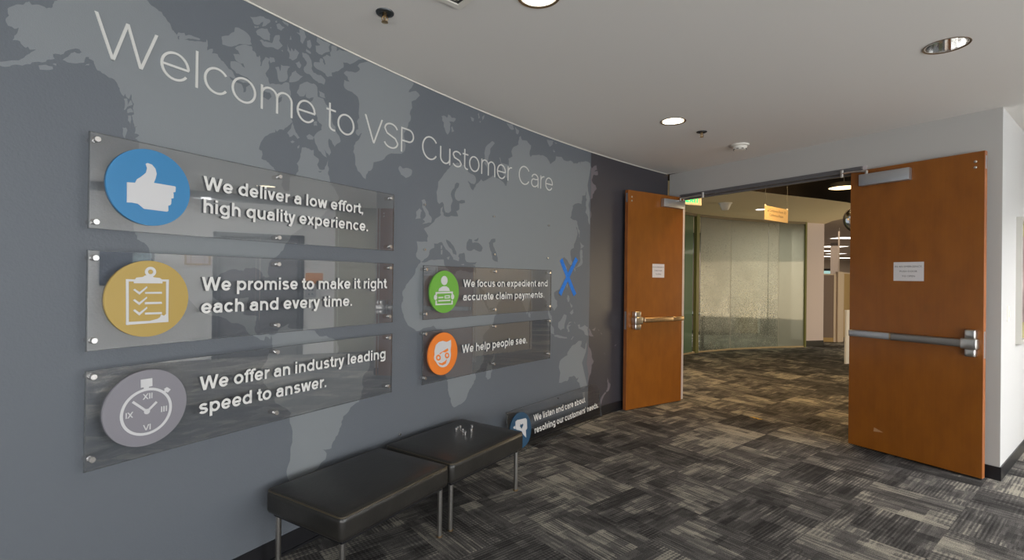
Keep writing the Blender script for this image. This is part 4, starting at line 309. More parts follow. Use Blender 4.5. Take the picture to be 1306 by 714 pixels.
def glyph(ch, w):
    """list of quads, outer width, left and right bearing"""
    h = w / 2; X = XH; st = 0.095 - w * 0.12; rd = 0.06 - w * 0.10; dg = 0.0; q = []
    def S(p, closed=False): q.extend(ribbon(p, w, closed))
    def O(x0, x1, y0=0.0, y1=X): S(arc((x0 + x1) / 2, (y0 + y1) / 2, (x1 - x0) / 2 - h, (y1 - y0) / 2 - h + .006, 0, 360, 40)[:-1], True)
    def V(x, y0, y1): S([(x, y0), (x, y1)])
    if ch == 'a':
        w0 = .62; xr = w0 - h - .015; yb = .45; ry = (yb - h) / 2; cx = h + ry * .95
        S([(xr, 0), (xr, X - .26)] + arc((h + xr + .03) / 2, X - .26, (xr - h - .03) / 2, .26 - h, 0, 168))
        S([(xr, yb + .01), (cx + .08, yb - .02)] + arc(cx, h + ry - .005, ry * .95, ry, 90, 270) + arc(cx, h + ry * 1.2 - .01, xr - cx, ry * 1.2, 272, 352))
        return q, w0 + .01, rd, st * .7
    if ch == 'b': V(h, 0, 1); O(0, .68); return q, .68, st, rd
    if ch == 'd': V(.68 - h, 0, 1); O(0, .68); return q, .68, rd, st
    if ch == 'p': V(h, -.28, X); O(0, .68); return q, .68, st, rd
    if ch == 'q': V(.68 - h, -.28, X); O(0, .68); return q, .68, rd, st
    if ch == 'c': S(arc(.33, X / 2, .33 - h, X / 2 - h + .006, 38, 322, 30)); return q, .63, rd, rd * .6
    if ch == 'e':
        S(arc(.33, X / 2, .33 - h, X / 2 - h + .006, 0, 326, 32)); S([(h, X / 2 - w * .1), (.66 - h * .6, X / 2 - w * .1)]); return q, .66, rd, rd
    if ch == 'o': O(0, .69); return q, .69, rd, rd
    if ch == 'f':
        xs = .10 + h; S([(xs + .2 + h, 1 - h), (xs + .16, 1 - h)] + arc(xs + .16, 1 - h - .17, .16, .17, 90, 180, 10) + [(xs, 0)]); S([(0, X - h * .9), (.33, X - h * .9)]); return q, .36, .02, .0
    if ch == 'g':
        xr = .68 - h; O(0, .68); S([(xr, X), (xr, -.04)] + arc(.34, -.06, .34 - h, .22 - h, 0, -150)); return q, .68, rd, st
    if ch in 'hnr' or ch == 'm':
        V(h, 0, 1 if ch == 'h' else X)
        if ch == 'r':
            S([(h, X * .45)] + arc(h + .28, X - h - .30, .28, .30, 180, 96, 10) + [(h + .30, X - h)]); return q, .36 + h * .4, st, .0
        if ch == 'm':
            a = .50
            for x0 in (h, a): S(arc((x0 + x0 + a - h) / 2, X - h - .24, (a - h) / 2, .24 + .004, 180, 0) + [(x0 + a - h, 0)])
            return q, 2 * a - h + h, st, st
        S(arc(.31, X - h - .26, .31 - h, .26 + .004, 180, 0) + [(.62 - h, 0)]); return q, .62, st, st
    if ch == 'u':
        V(.62 - h, 0, X); S([(h, X)] + arc(.31, h + .26, .31 - h, .26 + .004, 180, 360)); return q, .62, st, st
    if ch in 'il':
        if ch == 'l': V(h, 0, 1)
        else: V(h, 0, X); V(h, 1 - max(w * .95, .12), 1)
        return q, w, st, st
    if ch == 'k':
        V(h, 0, 1); q += para(h + w * .4, .27, .60 - w * .62, X, w * 1.35); q += para(.62 - w * .62, 0, .24 + w * .2, .44, w * 1.25); return q, .62, st, 0
    if ch == 's':
        m = X / 2; yu = (m + X - h) / 2; yl = (m + h) / 2; ry = (X - h - m) / 2 + .003; rx = .29 - h
        S(arc(.29, yu, rx * .94, ry, 22, 180, 12) + [(.29 - rx * .62, m + ry * .25), (.29 + rx * .62, m - ry * .25)] + arc(.29, yl, rx, ry, 0, -158, 14)); return q, .58, rd, rd
    if ch == 't':
        xs = .10 + h; S([(xs, .95), (xs, h + .14)] + arc(xs + .15, h + .14, .15, .14, 180, 270, 8) + [(xs + .2 + h * .5, h)]); S([(0, X - h * .9), (.36, X - h * .9)]); return q, .37, .02, .01
    if ch in 'vyx':
        wx = w * 1.1; w0 = .62
        if ch == 'x':
            q += para(wx / 2, 0, w0 - wx / 2, X, wx * 1.1); q += para(w0 - wx / 2, 0, wx / 2, X, wx * 1.1); return q, w0, .01, .01
        q += para(w0 / 2, 0, wx / 2, X, wx)
        if ch == 'v': q += para(w0 / 2, 0, w0 - wx / 2, X, wx)
        else:
            q += para(w0 / 2, 0, w0 - wx / 2, X, wx); q += para(w0 / 2 - .075, -.20, w0 / 2, 0, wx)
            S([(w0 / 2 - .07, -.17), (w0 / 2 - .10, -.245 + h * .2), (.06, -.28 + h)])
        return q, w0, .0, .0
    if ch == 'w':
        wx = w * 1.08; w0 = .92; xs = [wx / 2, w0 * .29, w0 / 2, w0 * .71, w0 - wx / 2]
        for i in range(4): q += para(xs[i], X if i % 2 == 0 else 0, xs[i + 1], 0 if i % 2 == 0 else X, wx)
        return q, w0, .0, .0
    if ch == 'W':
        wx = w * 1.06; w0 = 1.24; xs = [wx / 2, w0 * .28, w0 / 2, w0 * .72, w0 - wx / 2]
        for i in range(4): q += para(xs[i], 1 if i % 2 == 0 else 0, xs[i + 1], 0 if i % 2 == 0 else 1, wx)
        return q, w0, .0, .0
    if ch == 'V':
        wx = w * 1.08; q += para(.42, 0, wx / 2, 1, wx) + para(.42, 0, .84 - wx / 2, 1, wx); return q, .84, .0, .0
    if ch == 'X':
        wx = w * 1.2; q += para(wx / 2, 0, .74 - wx / 2, 1, wx) + para(.74 - wx / 2, 0, wx / 2, 1, wx); return q, .74, .01, .01
    if ch == 'I': V(h, 0, 1); return q, w, st, st
    if ch == 'E':
        V(h, 0, 1)
        for y in (h, .5, 1 - h): S([(h, y), (.58, y)])
        return q, .6, st, .03
    if ch == 'T': V(.32, 0, 1); S([(0, 1 - h), (.64, 1 - h)]); return q, .64, .01, .01
    if ch == 'C': S(arc(.46, .5, .46 - h, .5 - h + .008, 36, 324, 34)); return q, .90, rd, rd
    if ch == 'P':
        S([(h, 0), (h, 1 - h), (.40, 1 - h)] + arc(.40, .72, .26 - h * .2, .28 - h, 90, -90, 14) + [(h, .44 + h)]); return q, .66, st, rd * .5
    if ch == 'S':
        m = .5; yu = (m + 1 - h) / 2; yl = (m + h) / 2; ry = (1 - h - m) / 2 + .004; rx = .36 - h
        S(arc(.36, yu, rx * .94, ry, 15, 180, 14) + [(.36 - rx * .62, m + ry * .28), (.36 + rx * .62, m - ry * .28)] + arc(.36, yl, rx, ry, 0, -165, 16)); return q, .72, rd, rd
    if ch == '.': V(h, 0, w); return q, w, st * .8, st
    if ch == ',': V(h, 0, w); q += para(h - w * .2, -w * .75, h + w * .1, 0, w * .55); return q, w, st * .8, st
    if ch == "'": q += para(h - w * .1, .72, h, 1, w * .8); return q, w, st * .6, st * .4
    return q, .22, 0, 0
def text_quads(txt, w, space=.30):
    out = []; x = 0; first = True
    for ch in txt:
        if ch == ' ': x += space; out.append((ch, [])); continue
        q, wd, lb, rb = glyph(ch, w)
        if not first: x += lb
        first = False
        out.append((ch, [[(a + x, b) for a, b in f] for f in q])); x += wd + rb
        last = rb
    return out, x - last
def put_text(mb, txt, w, x0, x1, y, cap, d0, d1, fn, mi=0, per=None, returns=False):
    g, tot = text_quads(txt, w); sx = (x1 - x0) / tot
    for ch, quads in g:
        m = mb if per is None else MB()
        for f in quads:
            p = [(x0 + a * sx, y + b * cap) for a, b in f]
            A = sum(p[i][0] * p[(i + 1) % 4][1] - p[(i + 1) % 4][0] * p[i][1] for i in range(4))
            if A < 0: p = p[::-1]
            vs = [fn(a, b, d1) for a, b in p] + [fn(a, b, d0) for a, b in p]
            m.add(vs, [(0, 1, 2, 3), (7, 6, 5, 4)], mi); k = len(m.v) - 8
            sd = [(4, 5, 1, 0), (5, 6, 2, 1), (6, 7, 3, 2), (7, 4, 0, 3)]; m.f += [tuple(k + i for i in s) for s in sd]; m.m += [mi + 1 if returns else mi] * 4
        if per is not None: per(ch, m)
def small_text(mb, lines, xc, ytop, cap, lead, d, fn, mi=0, align='C', squeeze=1.0):
    """built-in font, for the small print"""
    for k, body in enumerate(lines):
        cu = bpy.data.curves.new('small_print', 'FONT'); cu.body = body; cu.size = 1.0; cu.resolution_u = 2
        ob = bpy.data.objects.new('small_print', cu); C.objects.link(ob)
        bpy.context.view_layer.update()
        me = bpy.data.meshes.new_from_object(ob.evaluated_get(bpy.context.evaluated_depsgraph_get()))
        xs = [v.co.x for v in me.vertices]; wd = (max(xs) - min(xs)); x0 = min(xs); sc = cap / 0.70
        off = {'C': -wd / 2, 'L': 0}[align]
        vs = [fn(xc + (v.co.x - x0 + off) * sc * squeeze, ytop - cap - k * lead + v.co.y * sc, d) for v in me.vertices]
        mb.add(vs, [tuple(p.vertices) for p in me.polygons], mi)
        bpy.data.objects.remove(ob); bpy.data.curves.remove(cu); bpy.data.meshes.remove(me)
# ------------------------------------------------------------------ materials
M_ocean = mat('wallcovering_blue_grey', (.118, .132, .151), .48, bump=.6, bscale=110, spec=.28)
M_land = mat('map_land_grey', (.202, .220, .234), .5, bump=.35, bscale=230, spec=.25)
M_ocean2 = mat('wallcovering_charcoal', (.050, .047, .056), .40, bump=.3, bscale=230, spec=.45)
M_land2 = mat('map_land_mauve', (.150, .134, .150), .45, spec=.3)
M_white = mat('wall_paint_grey', (.47, .46, .44), .75, bump=.15, bscale=120)
M_rwall = mat('wall_paint_white', (.80, .80, .79), .7, bump=.15, bscale=120)
M_ceil = mat('ceiling_paint', (.76, .735, .70), .9, bump=.08, bscale=90)
M_black = mat('vinyl_base_black', (.012, .012, .014), .35)
M_steel = mat('brushed_steel', (.62, .60, .57), .28, 1.0, var=.1, scale=60, stretch=(1, 1, 8))
M_alu = mat('aluminium_grey', (.52, .53, .55), .38, .85)
M_bronze = mat('bronze_satin', (.50, .36, .22), .35, 1.0, var=.1, scale=50)
M_frame = mat('door_frame_grey', (.14, .135, .14), .5)
M_jamb = mat('door_jamb_light', (.55, .50, .50), .6)
M_letter = mat('letter_white', (.56, .56, .54), .5)
M_signletter = mat('sign_letter_white', (.66, .66, .64), .5)
M_sideshade = mat('letter_side_shade', (.07, .07, .075), .6)  # dark sides stand in for the shadow beside the sign letters
M_icon = mat('icon_white', (.56, .56, .57), .5)
M_leather = mat('black_leather', (.021, .0195, .017), .33, var=.25, scale=6, bump=.35, bscale=60, spec=.55)
M_piping = mat('piping_highlight_tan', (.06, .047, .026), .35)  # tan of the light caught along the seat edge, put into the colour
M_paper = mat('white_paper', (.66, .63, .63), .8)
M_ink = mat('black_ink', (.02, .02, .02), .8)
M_tape = mat('blue_tape', (.008, .17, .62), .65, var=.15, scale=60)
M_trim = mat('ceiling_bead', (.70, .69, .62), .6)
M_olive = mat('olive_frame', (.16, .17, .05), .5)
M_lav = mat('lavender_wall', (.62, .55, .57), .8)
M_deck = mat('black_deck', (.012, .010, .009), .95, spec=.03)
M_soffit = mat('soffit_paint', (.78, .68, .48), .85)
M_tan = mat('tan_fabric', (.44, .31, .14), .9, var=.12, scale=150)
M_brownfab = mat('brown_fabric', (.22, .17, .15), .95, var=.12, scale=150)
M_cream = mat('cream_trim', (.62, .52, .42), .7)
M_rec = mat('lamp_glow', (1, 1, 1), .5, emit=(1.0, .88, .62), estr=5.0)
M_trof = mat('troffer_glow', (1, 1, 1), .5, emit=(1.0, .93, .82), estr=3.0)
M_ring = mat('downlight_ring', (.16, .10, .05), .35, .4)
M_cap = mat('satin_steel', (.72, .70, .68), .24, .93)
M_chrome = mat('chrome', (.85, .84, .82), .12, 1.0)
M_plastic = mat('white_plastic', (.78, .75, .68), .45)
M_brass = mat('sprinkler_brass', (.50, .36, .20), .3, 1.0)
M_dark = mat('dark_metal', (.06, .065, .07), .4, .7)
def acrylic(name, gain):
    m, N, L, p = nodes(name); N.remove(p); out = N['Material Output']
    tr = N.new('ShaderNodeBsdfTransparent'); tr.inputs[0].default_value = (.955, .955, .955, 1)
    gl = N.new('ShaderNodeBsdfGlossy'); gl.inputs['Roughness'].default_value = .015; gl.inputs[0].default_value = (.95, .95, .95, 1)
    fr = N.new('ShaderNodeFresnel'); fr.inputs[0].default_value = 1.7
    ge = N.new('ShaderNodeNewGeometry'); iv = N.new('ShaderNodeMath'); iv.operation = 'SUBTRACT'; iv.inputs[0].default_value = 1; L.new(ge.outputs['Backfacing'], iv.inputs[1])
    ff = N.new('ShaderNodeMath'); ff.operation = 'MULTIPLY'; L.new(fr.outputs[0], ff.inputs[0]); L.new(iv.outputs[0], ff.inputs[1])
    f2 = N.new('ShaderNodeMath'); f2.operation = 'MULTIPLY'; f2.inputs[1].default_value = gain; L.new(ff.outputs[0], f2.inputs[0])
    mx = N.new('ShaderNodeMixShader'); L.new(f2.outputs[0], mx.inputs[0]); L.new(tr.outputs[0], mx.inputs[1]); L.new(gl.outputs[0], mx.inputs[2]); L.new(mx.outputs[0], out.inputs[0])
    return m
M_acr = acrylic('clear_acrylic', 2.7); M_acr_thin = acrylic('clear_acrylic_loose', .7)
def edgeglass():
    m, N, L, p = nodes('acrylic_edge'); out = N['Material Output']; p.inputs['Base Color'].default_value = (.16, .17, .18, 1); p.inputs['Roughness'].default_value = .25
    tr = N.new('ShaderNodeBsdfTransparent'); tr.inputs[0].default_value = (.85, .87, .87, 1); mx = N.new('ShaderNodeMixShader'); mx.inputs[0].default_value = .45
    L.new(tr.outputs[0], mx.inputs[1]); L.new(p.outputs[0], mx.inputs[2]); L.new(mx.outputs[0], out.inputs[0]); return m
M_acre = edgeglass()
def frosted(name='frosted_film', plain=None, tint=None):
    m, N, L, p = nodes(name); out = N['Material Output']
    p.inputs['Base Color'].default_value = (.47, .465, .42, 1); p.inputs['Roughness'].default_value = .35
    tl = N.new('ShaderNodeBsdfTranslucent'); tl.inputs[0].default_value = (.50, .49, .43, 1)
    m1 = N.new('ShaderNodeMixShader'); m1.inputs[0].default_value = .55; L.new(p.outputs[0], m1.inputs[1]); L.new(tl.outputs[0], m1.inputs[2])
    tr = N.new('ShaderNodeBsdfTransparent'); tr.inputs[0].default_value = (.56, .60, .53, 1)
    gl = N.new('ShaderNodeBsdfGlossy'); gl.inputs['Roughness'].default_value = .05; fr = N.new('ShaderNodeFresnel'); fr.inputs[0].default_value = 1.5
    ge = N.new('ShaderNodeNewGeometry'); iv = N.new('ShaderNodeMath'); iv.operation = 'SUBTRACT'; iv.inputs[0].default_value = 1; L.new(ge.outputs['Backfacing'], iv.inputs[1])
    ff = N.new('ShaderNodeMath'); ff.operation = 'MULTIPLY'; L.new(fr.outputs[0], ff.inputs[0]); L.new(iv.outputs[0], ff.inputs[1])
    if tint: p.inputs['Base Color'].default_value = (*tint, 1); tl.inputs[0].default_value = (*tint, 1)
    m0 = N.new('ShaderNodeMixShader'); L.new(ff.outputs[0], m0.inputs[0]); L.new(tr.outputs[0], m0.inputs[1]); L.new(gl.outputs[0], m0.inputs[2])
    tc = N.new('ShaderNodeTexCoord'); sp = N.new('ShaderNodeSeparateXYZ'); L.new(tc.outputs['Object'], sp.inputs[0])
    n1 = N.new('ShaderNodeTexNoise'); n1.inputs['Scale'].default_value = 75; n1.inputs['Detail'].default_value = 4; L.new(tc.outputs['Object'], n1.inputs['Vector'])
    n2 = N.new('ShaderNodeTexNoise'); n2.inputs['Scale'].default_value = 2.2; n2.inputs['Detail'].default_value = 2; L.new(tc.outputs['Object'], n2.inputs['Vector'])
    r = N.new('ShaderNodeMapRange'); r.inputs[1].default_value = .2; r.inputs[2].default_value = 2.4; r.inputs[3].default_value = -.11; r.inputs[4].default_value = .17; L.new(sp.outputs[2], r.inputs[0])
    a = N.new('ShaderNodeMath'); a.operation = 'ADD'; L.new(n1.outputs[0], a.inputs[0]); L.new(r.outputs[0], a.inputs[1])
    b = N.new('ShaderNodeMath'); b.operation = 'MULTIPLY_ADD'; L.new(n2.outputs[0], b.inputs[0]); b.inputs[1].default_value = .28; L.new(a.outputs[0], b.inputs[2])
    st = N.new('ShaderNodeMapRange'); st.inputs[1].default_value = .56; st.inputs[2].default_value = .72; st.inputs[3].default_value = .16; st.inputs[4].default_value = .88; L.new(b.outputs[0], st.inputs[0])
    mx = N.new('ShaderNodeMixShader'); mx.inputs[0].default_value = plain or 0
    if plain is None: L.new(st.outputs[0], mx.inputs[0])
    L.new(m0.outputs[0], mx.inputs[1]); L.new(m1.outputs[0], mx.inputs[2]); L.new(mx.outputs[0], out.inputs[0])
    return m
M_frost = frosted()
def glass(name, tint, ior=1.5):
    m, N, L, p = nodes(name); N.remove(p); out = N['Material Output']
    tr = N.new('ShaderNodeBsdfTransparent'); tr.inputs[0].default_value = (*tint, 1)
    gl = N.new('ShaderNodeBsdfGlossy'); gl.inputs['Roughness'].default_value = .03; fr = N.new('ShaderNodeFresnel'); fr.inputs[0].default_value = ior
    ge = N.new('ShaderNodeNewGeometry'); iv = N.new('ShaderNodeMath'); iv.operation = 'SUBTRACT'; iv.inputs[0].default_value = 1; L.new(ge.outputs['Backfacing'], iv.inputs[1])
    ff = N.new('ShaderNodeMath'); ff.operation = 'MULTIPLY'; L.new(fr.outputs[0], ff.inputs[0]); L.new(iv.outputs[0], ff.inputs[1])
    mx = N.new('ShaderNodeMixShader'); L.new(ff.outputs[0], mx.inputs[0]); L.new(tr.outputs[0], mx.inputs[1]); L.new(gl.outputs[0], mx.inputs[2]); L.new(mx.outputs[0], out.inputs[0])
    return m
M_green = frosted('green_glass', .38, (.36, .50, .34))
def wood(name, c1, c2, ang):
    m, N, L, p = nodes(name); p.inputs['Roughness'].default_value = .33; p.inputs['Specular IOR Level'].default_value = .45
    tc = N.new('ShaderNodeTexCoord'); mp = N.new('ShaderNodeMapping'); mp.inputs['Rotation'].default_value = (0, 0, -ang); mp.inputs['Scale'].default_value = (40, 40, .9)
    L.new(tc.outputs['Object'], mp.inputs[0])
    n = N.new('ShaderNodeTexNoise'); n.inputs['Scale'].default_value = 1.6; n.inputs['Detail'].default_value = 7; n.inputs['Distortion'].default_value = .6; L.new(mp.outputs[0], n.inputs['Vector'])
    mp2 = N.new('ShaderNodeMapping'); mp2.inputs['Scale'].default_value = (5, 5, 2.2); L.new(tc.outputs['Object'], mp2.inputs[0])
    n2 = N.new('ShaderNodeTexNoise'); n2.inputs['Scale'].default_value = 2.0; n2.inputs['Detail'].default_value = 4; L.new(mp2.outputs[0], n2.inputs['Vector'])
    ad = N.new('ShaderNodeMath'); ad.operation = 'MULTIPLY_ADD'; L.new(n.outputs[0], ad.inputs[0]); ad.inputs[1].default_value = .22
    mm = N.new('ShaderNodeMath'); mm.operation = 'MULTIPLY'; L.new(n2.outputs[0], mm.inputs[0]); mm.inputs[1].default_value = .78; L.new(mm.outputs[0], ad.inputs[2])
    r = N.new('ShaderNodeValToRGB'); r.color_ramp.elements[0].position = .30; r.color_ramp.elements[1].position = .70
    r.color_ramp.elements[0].color = (*c1, 1); r.color_ramp.elements[1].color = (*c2, 1); L.new(ad.outputs[0], r.inputs[0]); L.new(r.outputs[0], p.inputs['Base Color'])
    return m
M_wood = wood('cherry_veneer', (.212, .066, .0062), (.282, .091, .0088), 0)
M_woodedge = wood('cherry_edge', (.26, .08, .02), (.40, .14, .04), 0)
def carpet():
    m, N, L, p = nodes('carpet_tiles'); p.inputs['Roughness'].default_value = .95; p.inputs['Specular IOR Level'].default_value = .1
    def math_(op, a, b=None, c=None):
        n = N.new('ShaderNodeMath'); n.operation = op
        for i, x in enumerate((a, b, c)):
            if x is None: continue
            if isinstance(x, (int, float)): n.inputs[i].default_value = x
            else: L.new(x, n.inputs[i])
        return n.outputs[0]
    tc = N.new('ShaderNodeTexCoord'); mp = N.new('ShaderNodeMapping'); mp.vector_type = 'TEXTURE'
    mp.inputs['Location'].default_value = (1.653, 4.134, 0); mp.inputs['Rotation'].default_value = (0, 0, math.radians(38.8)); mp.inputs['Scale'].default_value = (.5, .5, .5)
    L.new(tc.outputs['Object'], mp.inputs[0]); sp = N.new('ShaderNodeSeparateXYZ'); L.new(mp.outputs[0], sp.inputs[0])
    x, y = sp.outputs[0], sp.outputs[1]; fx, fy = math_('FLOOR', x), math_('FLOOR', y)
    par = math_('PINGPONG', math_('ADD', fx, fy), 1.0)
    cmb = N.new('ShaderNodeCombineXYZ'); L.new(fx, cmb.inputs[0]); L.new(fy, cmb.inputs[1])
    wn = N.new('ShaderNodeTexWhiteNoise'); wn.noise_dimensions = '2D'; L.new(cmb.outputs[0], wn.inputs['Vector'])
    def mixf(a, b, f):
        n = N.new('ShaderNodeMix'); n.data_type = 'FLOAT'; L.new(f, n.inputs[0]); L.new(a, n.inputs[2]); L.new(b, n.inputs[3]); return n.outputs[0]
    u = mixf(x, y, par); v = mixf(y, x, par)
    off = math_('MULTIPLY', wn.outputs['Value'], 37.0)
    def noise(su, sv, det, seed, rough=.5):
        c = N.new('ShaderNodeCombineXYZ'); L.new(math_('MULTIPLY_ADD', u, su, off), c.inputs[0]); L.new(math_('MULTIPLY_ADD', v, sv, off), c.inputs[1]); c.inputs[2].default_value = seed
        n = N.new('ShaderNodeTexNoise'); n.inputs['Scale'].default_value = 1; n.inputs['Detail'].default_value = det; n.inputs['Roughness'].default_value = rough; L.new(c.outputs[0], n.inputs['Vector']); return n.outputs[0]
    # woven blocks: each tile is cut in bands, each band in runs of threads
    def blocks(a, b, nb, nr, sk, seed):
        band = math_('FLOOR', math_('MULTIPLY', a, nb)); run = math_('FLOOR', math_('MULTIPLY_ADD', b, nr, math_('MULTIPLY', band, sk)))
        cb = N.new('ShaderNodeCombineXYZ'); L.new(math_('ADD', band, off), cb.inputs[0]); L.new(run, cb.inputs[1]); cb.inputs[2].default_value = seed
        wb = N.new('ShaderNodeTexWhiteNoise'); wb.noise_dimensions = '3D'; L.new(cb.outputs[0], wb.inputs['Vector']); return wb.outputs['Value']
    b1 = blocks(v, u, 4.0, 1.6, .37, 1.0); b2 = blocks(v, u, 9.0, 3.0, .61, 2.0); b3 = blocks(u, v, 4.0, 2.0, .5, 3.0); b4 = blocks(v, u, 30.0, 3.5, .43, 4.0)
    streak = noise(3.0, 30, 3, 1.0); blot = noise(1.3, 2.2, 2, 5.0)
    val = math_('MULTIPLY_ADD', streak, .24, math_('MULTIPLY', blot, .32))
    for q, k in ((b1, .22), (b2, .15), (b3, .12), (b4, .15), (wn.outputs['Value'], .26)): val = math_('MULTIPLY_ADD', q, k, val)
    r = N.new('ShaderNodeValToRGB'); e = r.color_ramp.elements
    e[0].position = .46; e[0].color = (.030, .029, .0285, 1); e[1].position = .92; e[1].color = (.205, .194, .174, 1)
    r.color_ramp.elements.new(.66).color = (.072, .069, .067, 1)
    r.color_ramp.elements.new(.78).color = (.118, .113, .107, 1)
    b5 = blocks(v, u, 5.0, 2.0, .29, 6.0); b6 = blocks(u, v, 5.0, 2.0, .29, 7.0)
    def lines(a, f, b, lo):
        ln = math_('PINGPONG', math_('MULTIPLY', a, f), 1.0); ln = math_('SUBTRACT', ln, .5)
        on = math_('GREATER_THAN', b, lo); return math_('MULTIPLY', ln, on)
    val = math_('MULTIPLY_ADD', lines(v, 52.0, b5, .45), .20, val)
    val = math_('MULTIPLY_ADD', lines(u, 44.0, b6, .72), .14, val)
    sc = val; L.new(sc, r.inputs[0])
    g = N.new('ShaderNodeTexNoise'); g.inputs['Scale'].default_value = 260; g.inputs['Detail'].default_value = 2; L.new(tc.outputs['Object'], g.inputs['Vector'])
    hl = N.new('ShaderNodeMapRange'); hl.inputs[1].default_value = .84; hl.inputs[2].default_value = 1.0; L.new(sc, hl.inputs[0])
    gm = math_('MULTIPLY_ADD', g.outputs[0], 3.4, -.7)
    mc = N.new('ShaderNodeMix'); mc.data_type = 'RGBA'; mc.inputs[7].default_value = (.34, .32, .265, 1); L.new(hl.outputs[0], mc.inputs[0]); L.new(r.outputs[0], mc.inputs[6])
    mu = N.new('ShaderNodeMix'); mu.data_type = 'RGBA'; mu.blend_type = 'MULTIPLY'; mu.inputs[0].default_value = 1; L.new(mc.outputs[2], mu.inputs[6])
    cg = N.new('ShaderNodeCombineXYZ'); [L.new(gm, cg.inputs[i]) for i in range(3)]; L.new(cg.outputs[0], mu.inputs[7])
    L.new(mu.outputs[2], p.inputs['Base Color'])
    bp = N.new('ShaderNodeBump'); bp.inputs['Strength'].default_value = .5; bp.inputs['Distance'].default_value = .004; L.new(g.outputs[0], bp.inputs['Height']); L.new(bp.outputs[0], p.inputs['Normal'])
    return m
M_carpet = carpet()
# ------------------------------------------------------------------ the room
U = Vector((.5490, -.8358, 0)); Nw = Vector((.8358, .5490, 0)); HL = Vector((2.044, 6.018, 0))
def DW(u, d, z): return HL + U * u + Nw * d + Vector((0, 0, z))      # door wall: along, depth away from the lobby, height
CORNER = DW(2.795, .055, 0); RD = Vector((.788, .615, 0)); RN = Vector((.615, -.788, 0))
def RW(u, z, d=0.0): return CORNER + RD * u + RN * d + Vector((0, 0, z))
mb = MB(); mb.box((-4, -4.2, -.08), (24, 36, 0)); floor = mb.build('floor', M_carpet); tag(floor, 'dark grey carpet tile floor with quarter turned woven streaks', 'floor', kind='structure')
# curved wall
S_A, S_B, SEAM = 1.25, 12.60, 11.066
mb = MB()
def wallband(s0, s1, mi):
    n = max(2, int((s1 - s0) / .09)); mb.box((s0, 0, -.12), (s1, H, 0), lambda s, z, d: W(s, z, d), mi, n)
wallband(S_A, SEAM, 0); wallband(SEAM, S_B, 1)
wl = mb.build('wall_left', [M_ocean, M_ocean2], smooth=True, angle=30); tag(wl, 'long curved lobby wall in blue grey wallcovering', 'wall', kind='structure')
mb = MB(); mb.box((S_A, .0, 0), (S_B - .02, .1, .009), lambda s, z, d: W(s, z, d), 0, 110); mb.box((S_A, 0, 0), (S_B - .02, .014, .018), lambda s, z, d: W(s, z, d), 0, 110)
tag(mb.build('baseboard_left', M_black, smooth=True, angle=30), 'black vinyl base running along the curved wall', 'baseboard', kind='structure')
mb = MB(); mb.box((S_A, H - .006, .0), (S_B - .02, H, .006), lambda s, z, d: W(s, z, d), 0, 110)
tag(mb.build('trim_1', M_trim, smooth=True, angle=30), 'thin pale bead where curved wall meets ceiling', 'trim', kind='structure')
# ceiling with holes for the recessed lamps
DL = [(.108, 2.337, .088, True), (1.319, 4.152, .090, True), (2.386, 2.767, .092, False), (1.3, .3, .088, True), (-.9, .2, .088, True), (4.35, 2.75, .088, True), (4.6, 1.0, .088, True)]
outer = [W(S_A + (S_B - S_A) * i / 60, H) for i in range(61)] + [DW(-.10, .055, H), DW(2.795, .055, H), RW(2.75, H)]
outer += [Vector((6.05, 5.6, H)), Vector((6.05, -3.6, H)), W(S_A, H)]
loops = [[Vector((p.x, p.y, 0)) for p in outer]]
for (x, y, r, lit) in DL: loops.append([Vector((x + r * math.cos(-2 * math.pi * k / 28), y + r * math.sin(-2 * math.pi * k / 28), 0)) for k in range(28)])
flat = [p for l in loops for p in l]; tri = tessellate_polygon(loops)
mb = MB(); mb.add([(p.x, p.y, H) for p in flat], [tuple(t) for t in tri])
mb.add([(p.x, p.y, H + .25) for p in loops[0]], [tuple(range(len(loops[0])))])
tag(mb.build('ceiling', M_ceil, recalc=False), 'smooth grey lobby ceiling with recessed lamps', 'ceiling', kind='structure')
# door wall, with the opening
mb = MB(); F = lambda u, z, d: DW(u, d, z)
OP0, OP1, OPH = -.085, 1.885, 2.492
mb.box((-.25, 0, .055), (OP0, H, .12), F); mb.box((OP0, OPH, .055), (OP1, H, .21), F)
mb.prism([(OP1, .055), (2.795, .055), (2.70, .21), (OP1, .21)], 0, H, lambda u, d, z: DW(u, d, z))
tag(mb.build('wall_back', M_white), 'pale grey wall holding the double doorway', 'wall', kind='structure')
mb = MB()
mb.box((OP0, 2.450, .045), (OP1, OPH, .22), F); mb.box((OP0, 2.436, .11), (OP1, 2.450, .15), F); mb.box((OP0, 2.458, .036), (OP1, 2.466, .045), F); mb.box((OP0, 2.478, .038), (OP1, 2.486, .045), F)
mb.box((OP0 - .03, 0, .045), (OP0 + .012, OPH, .13), F, 1); mb.box((OP1 - .012, 0, .045), (OP1 + .03, OPH, .13), F, 1)
tag(mb.build('trim_2', [M_frame, M_jamb]), 'dark grey door frame head over the double doorway', 'door frame', kind='structure')
mb = MB(); mb.box((.014, 0, -.12), (3.03, H, 0), lambda u, z, d: RW(u, z, d)); tag(mb.build('wall_right', mat('wall_paint_bright', (.58, .58, .575), .7, bump=.15, bscale=120)), 'bright white wall turning away beside the open door', 'wall', kind='structure')
mb = MB(); mb.box((-.008, 0, 0), (3.0, .1, .008), lambda u, z, d: RW(u, z, d)); mb.box((OP1 + .05, 0, .047), (2.803, .1, .055), lambda u, z, d: DW(u, d, z))
tag(mb.build('baseboard_right', M_black), 'black vinyl base round the white wall corner', 'baseboard', kind='structure')
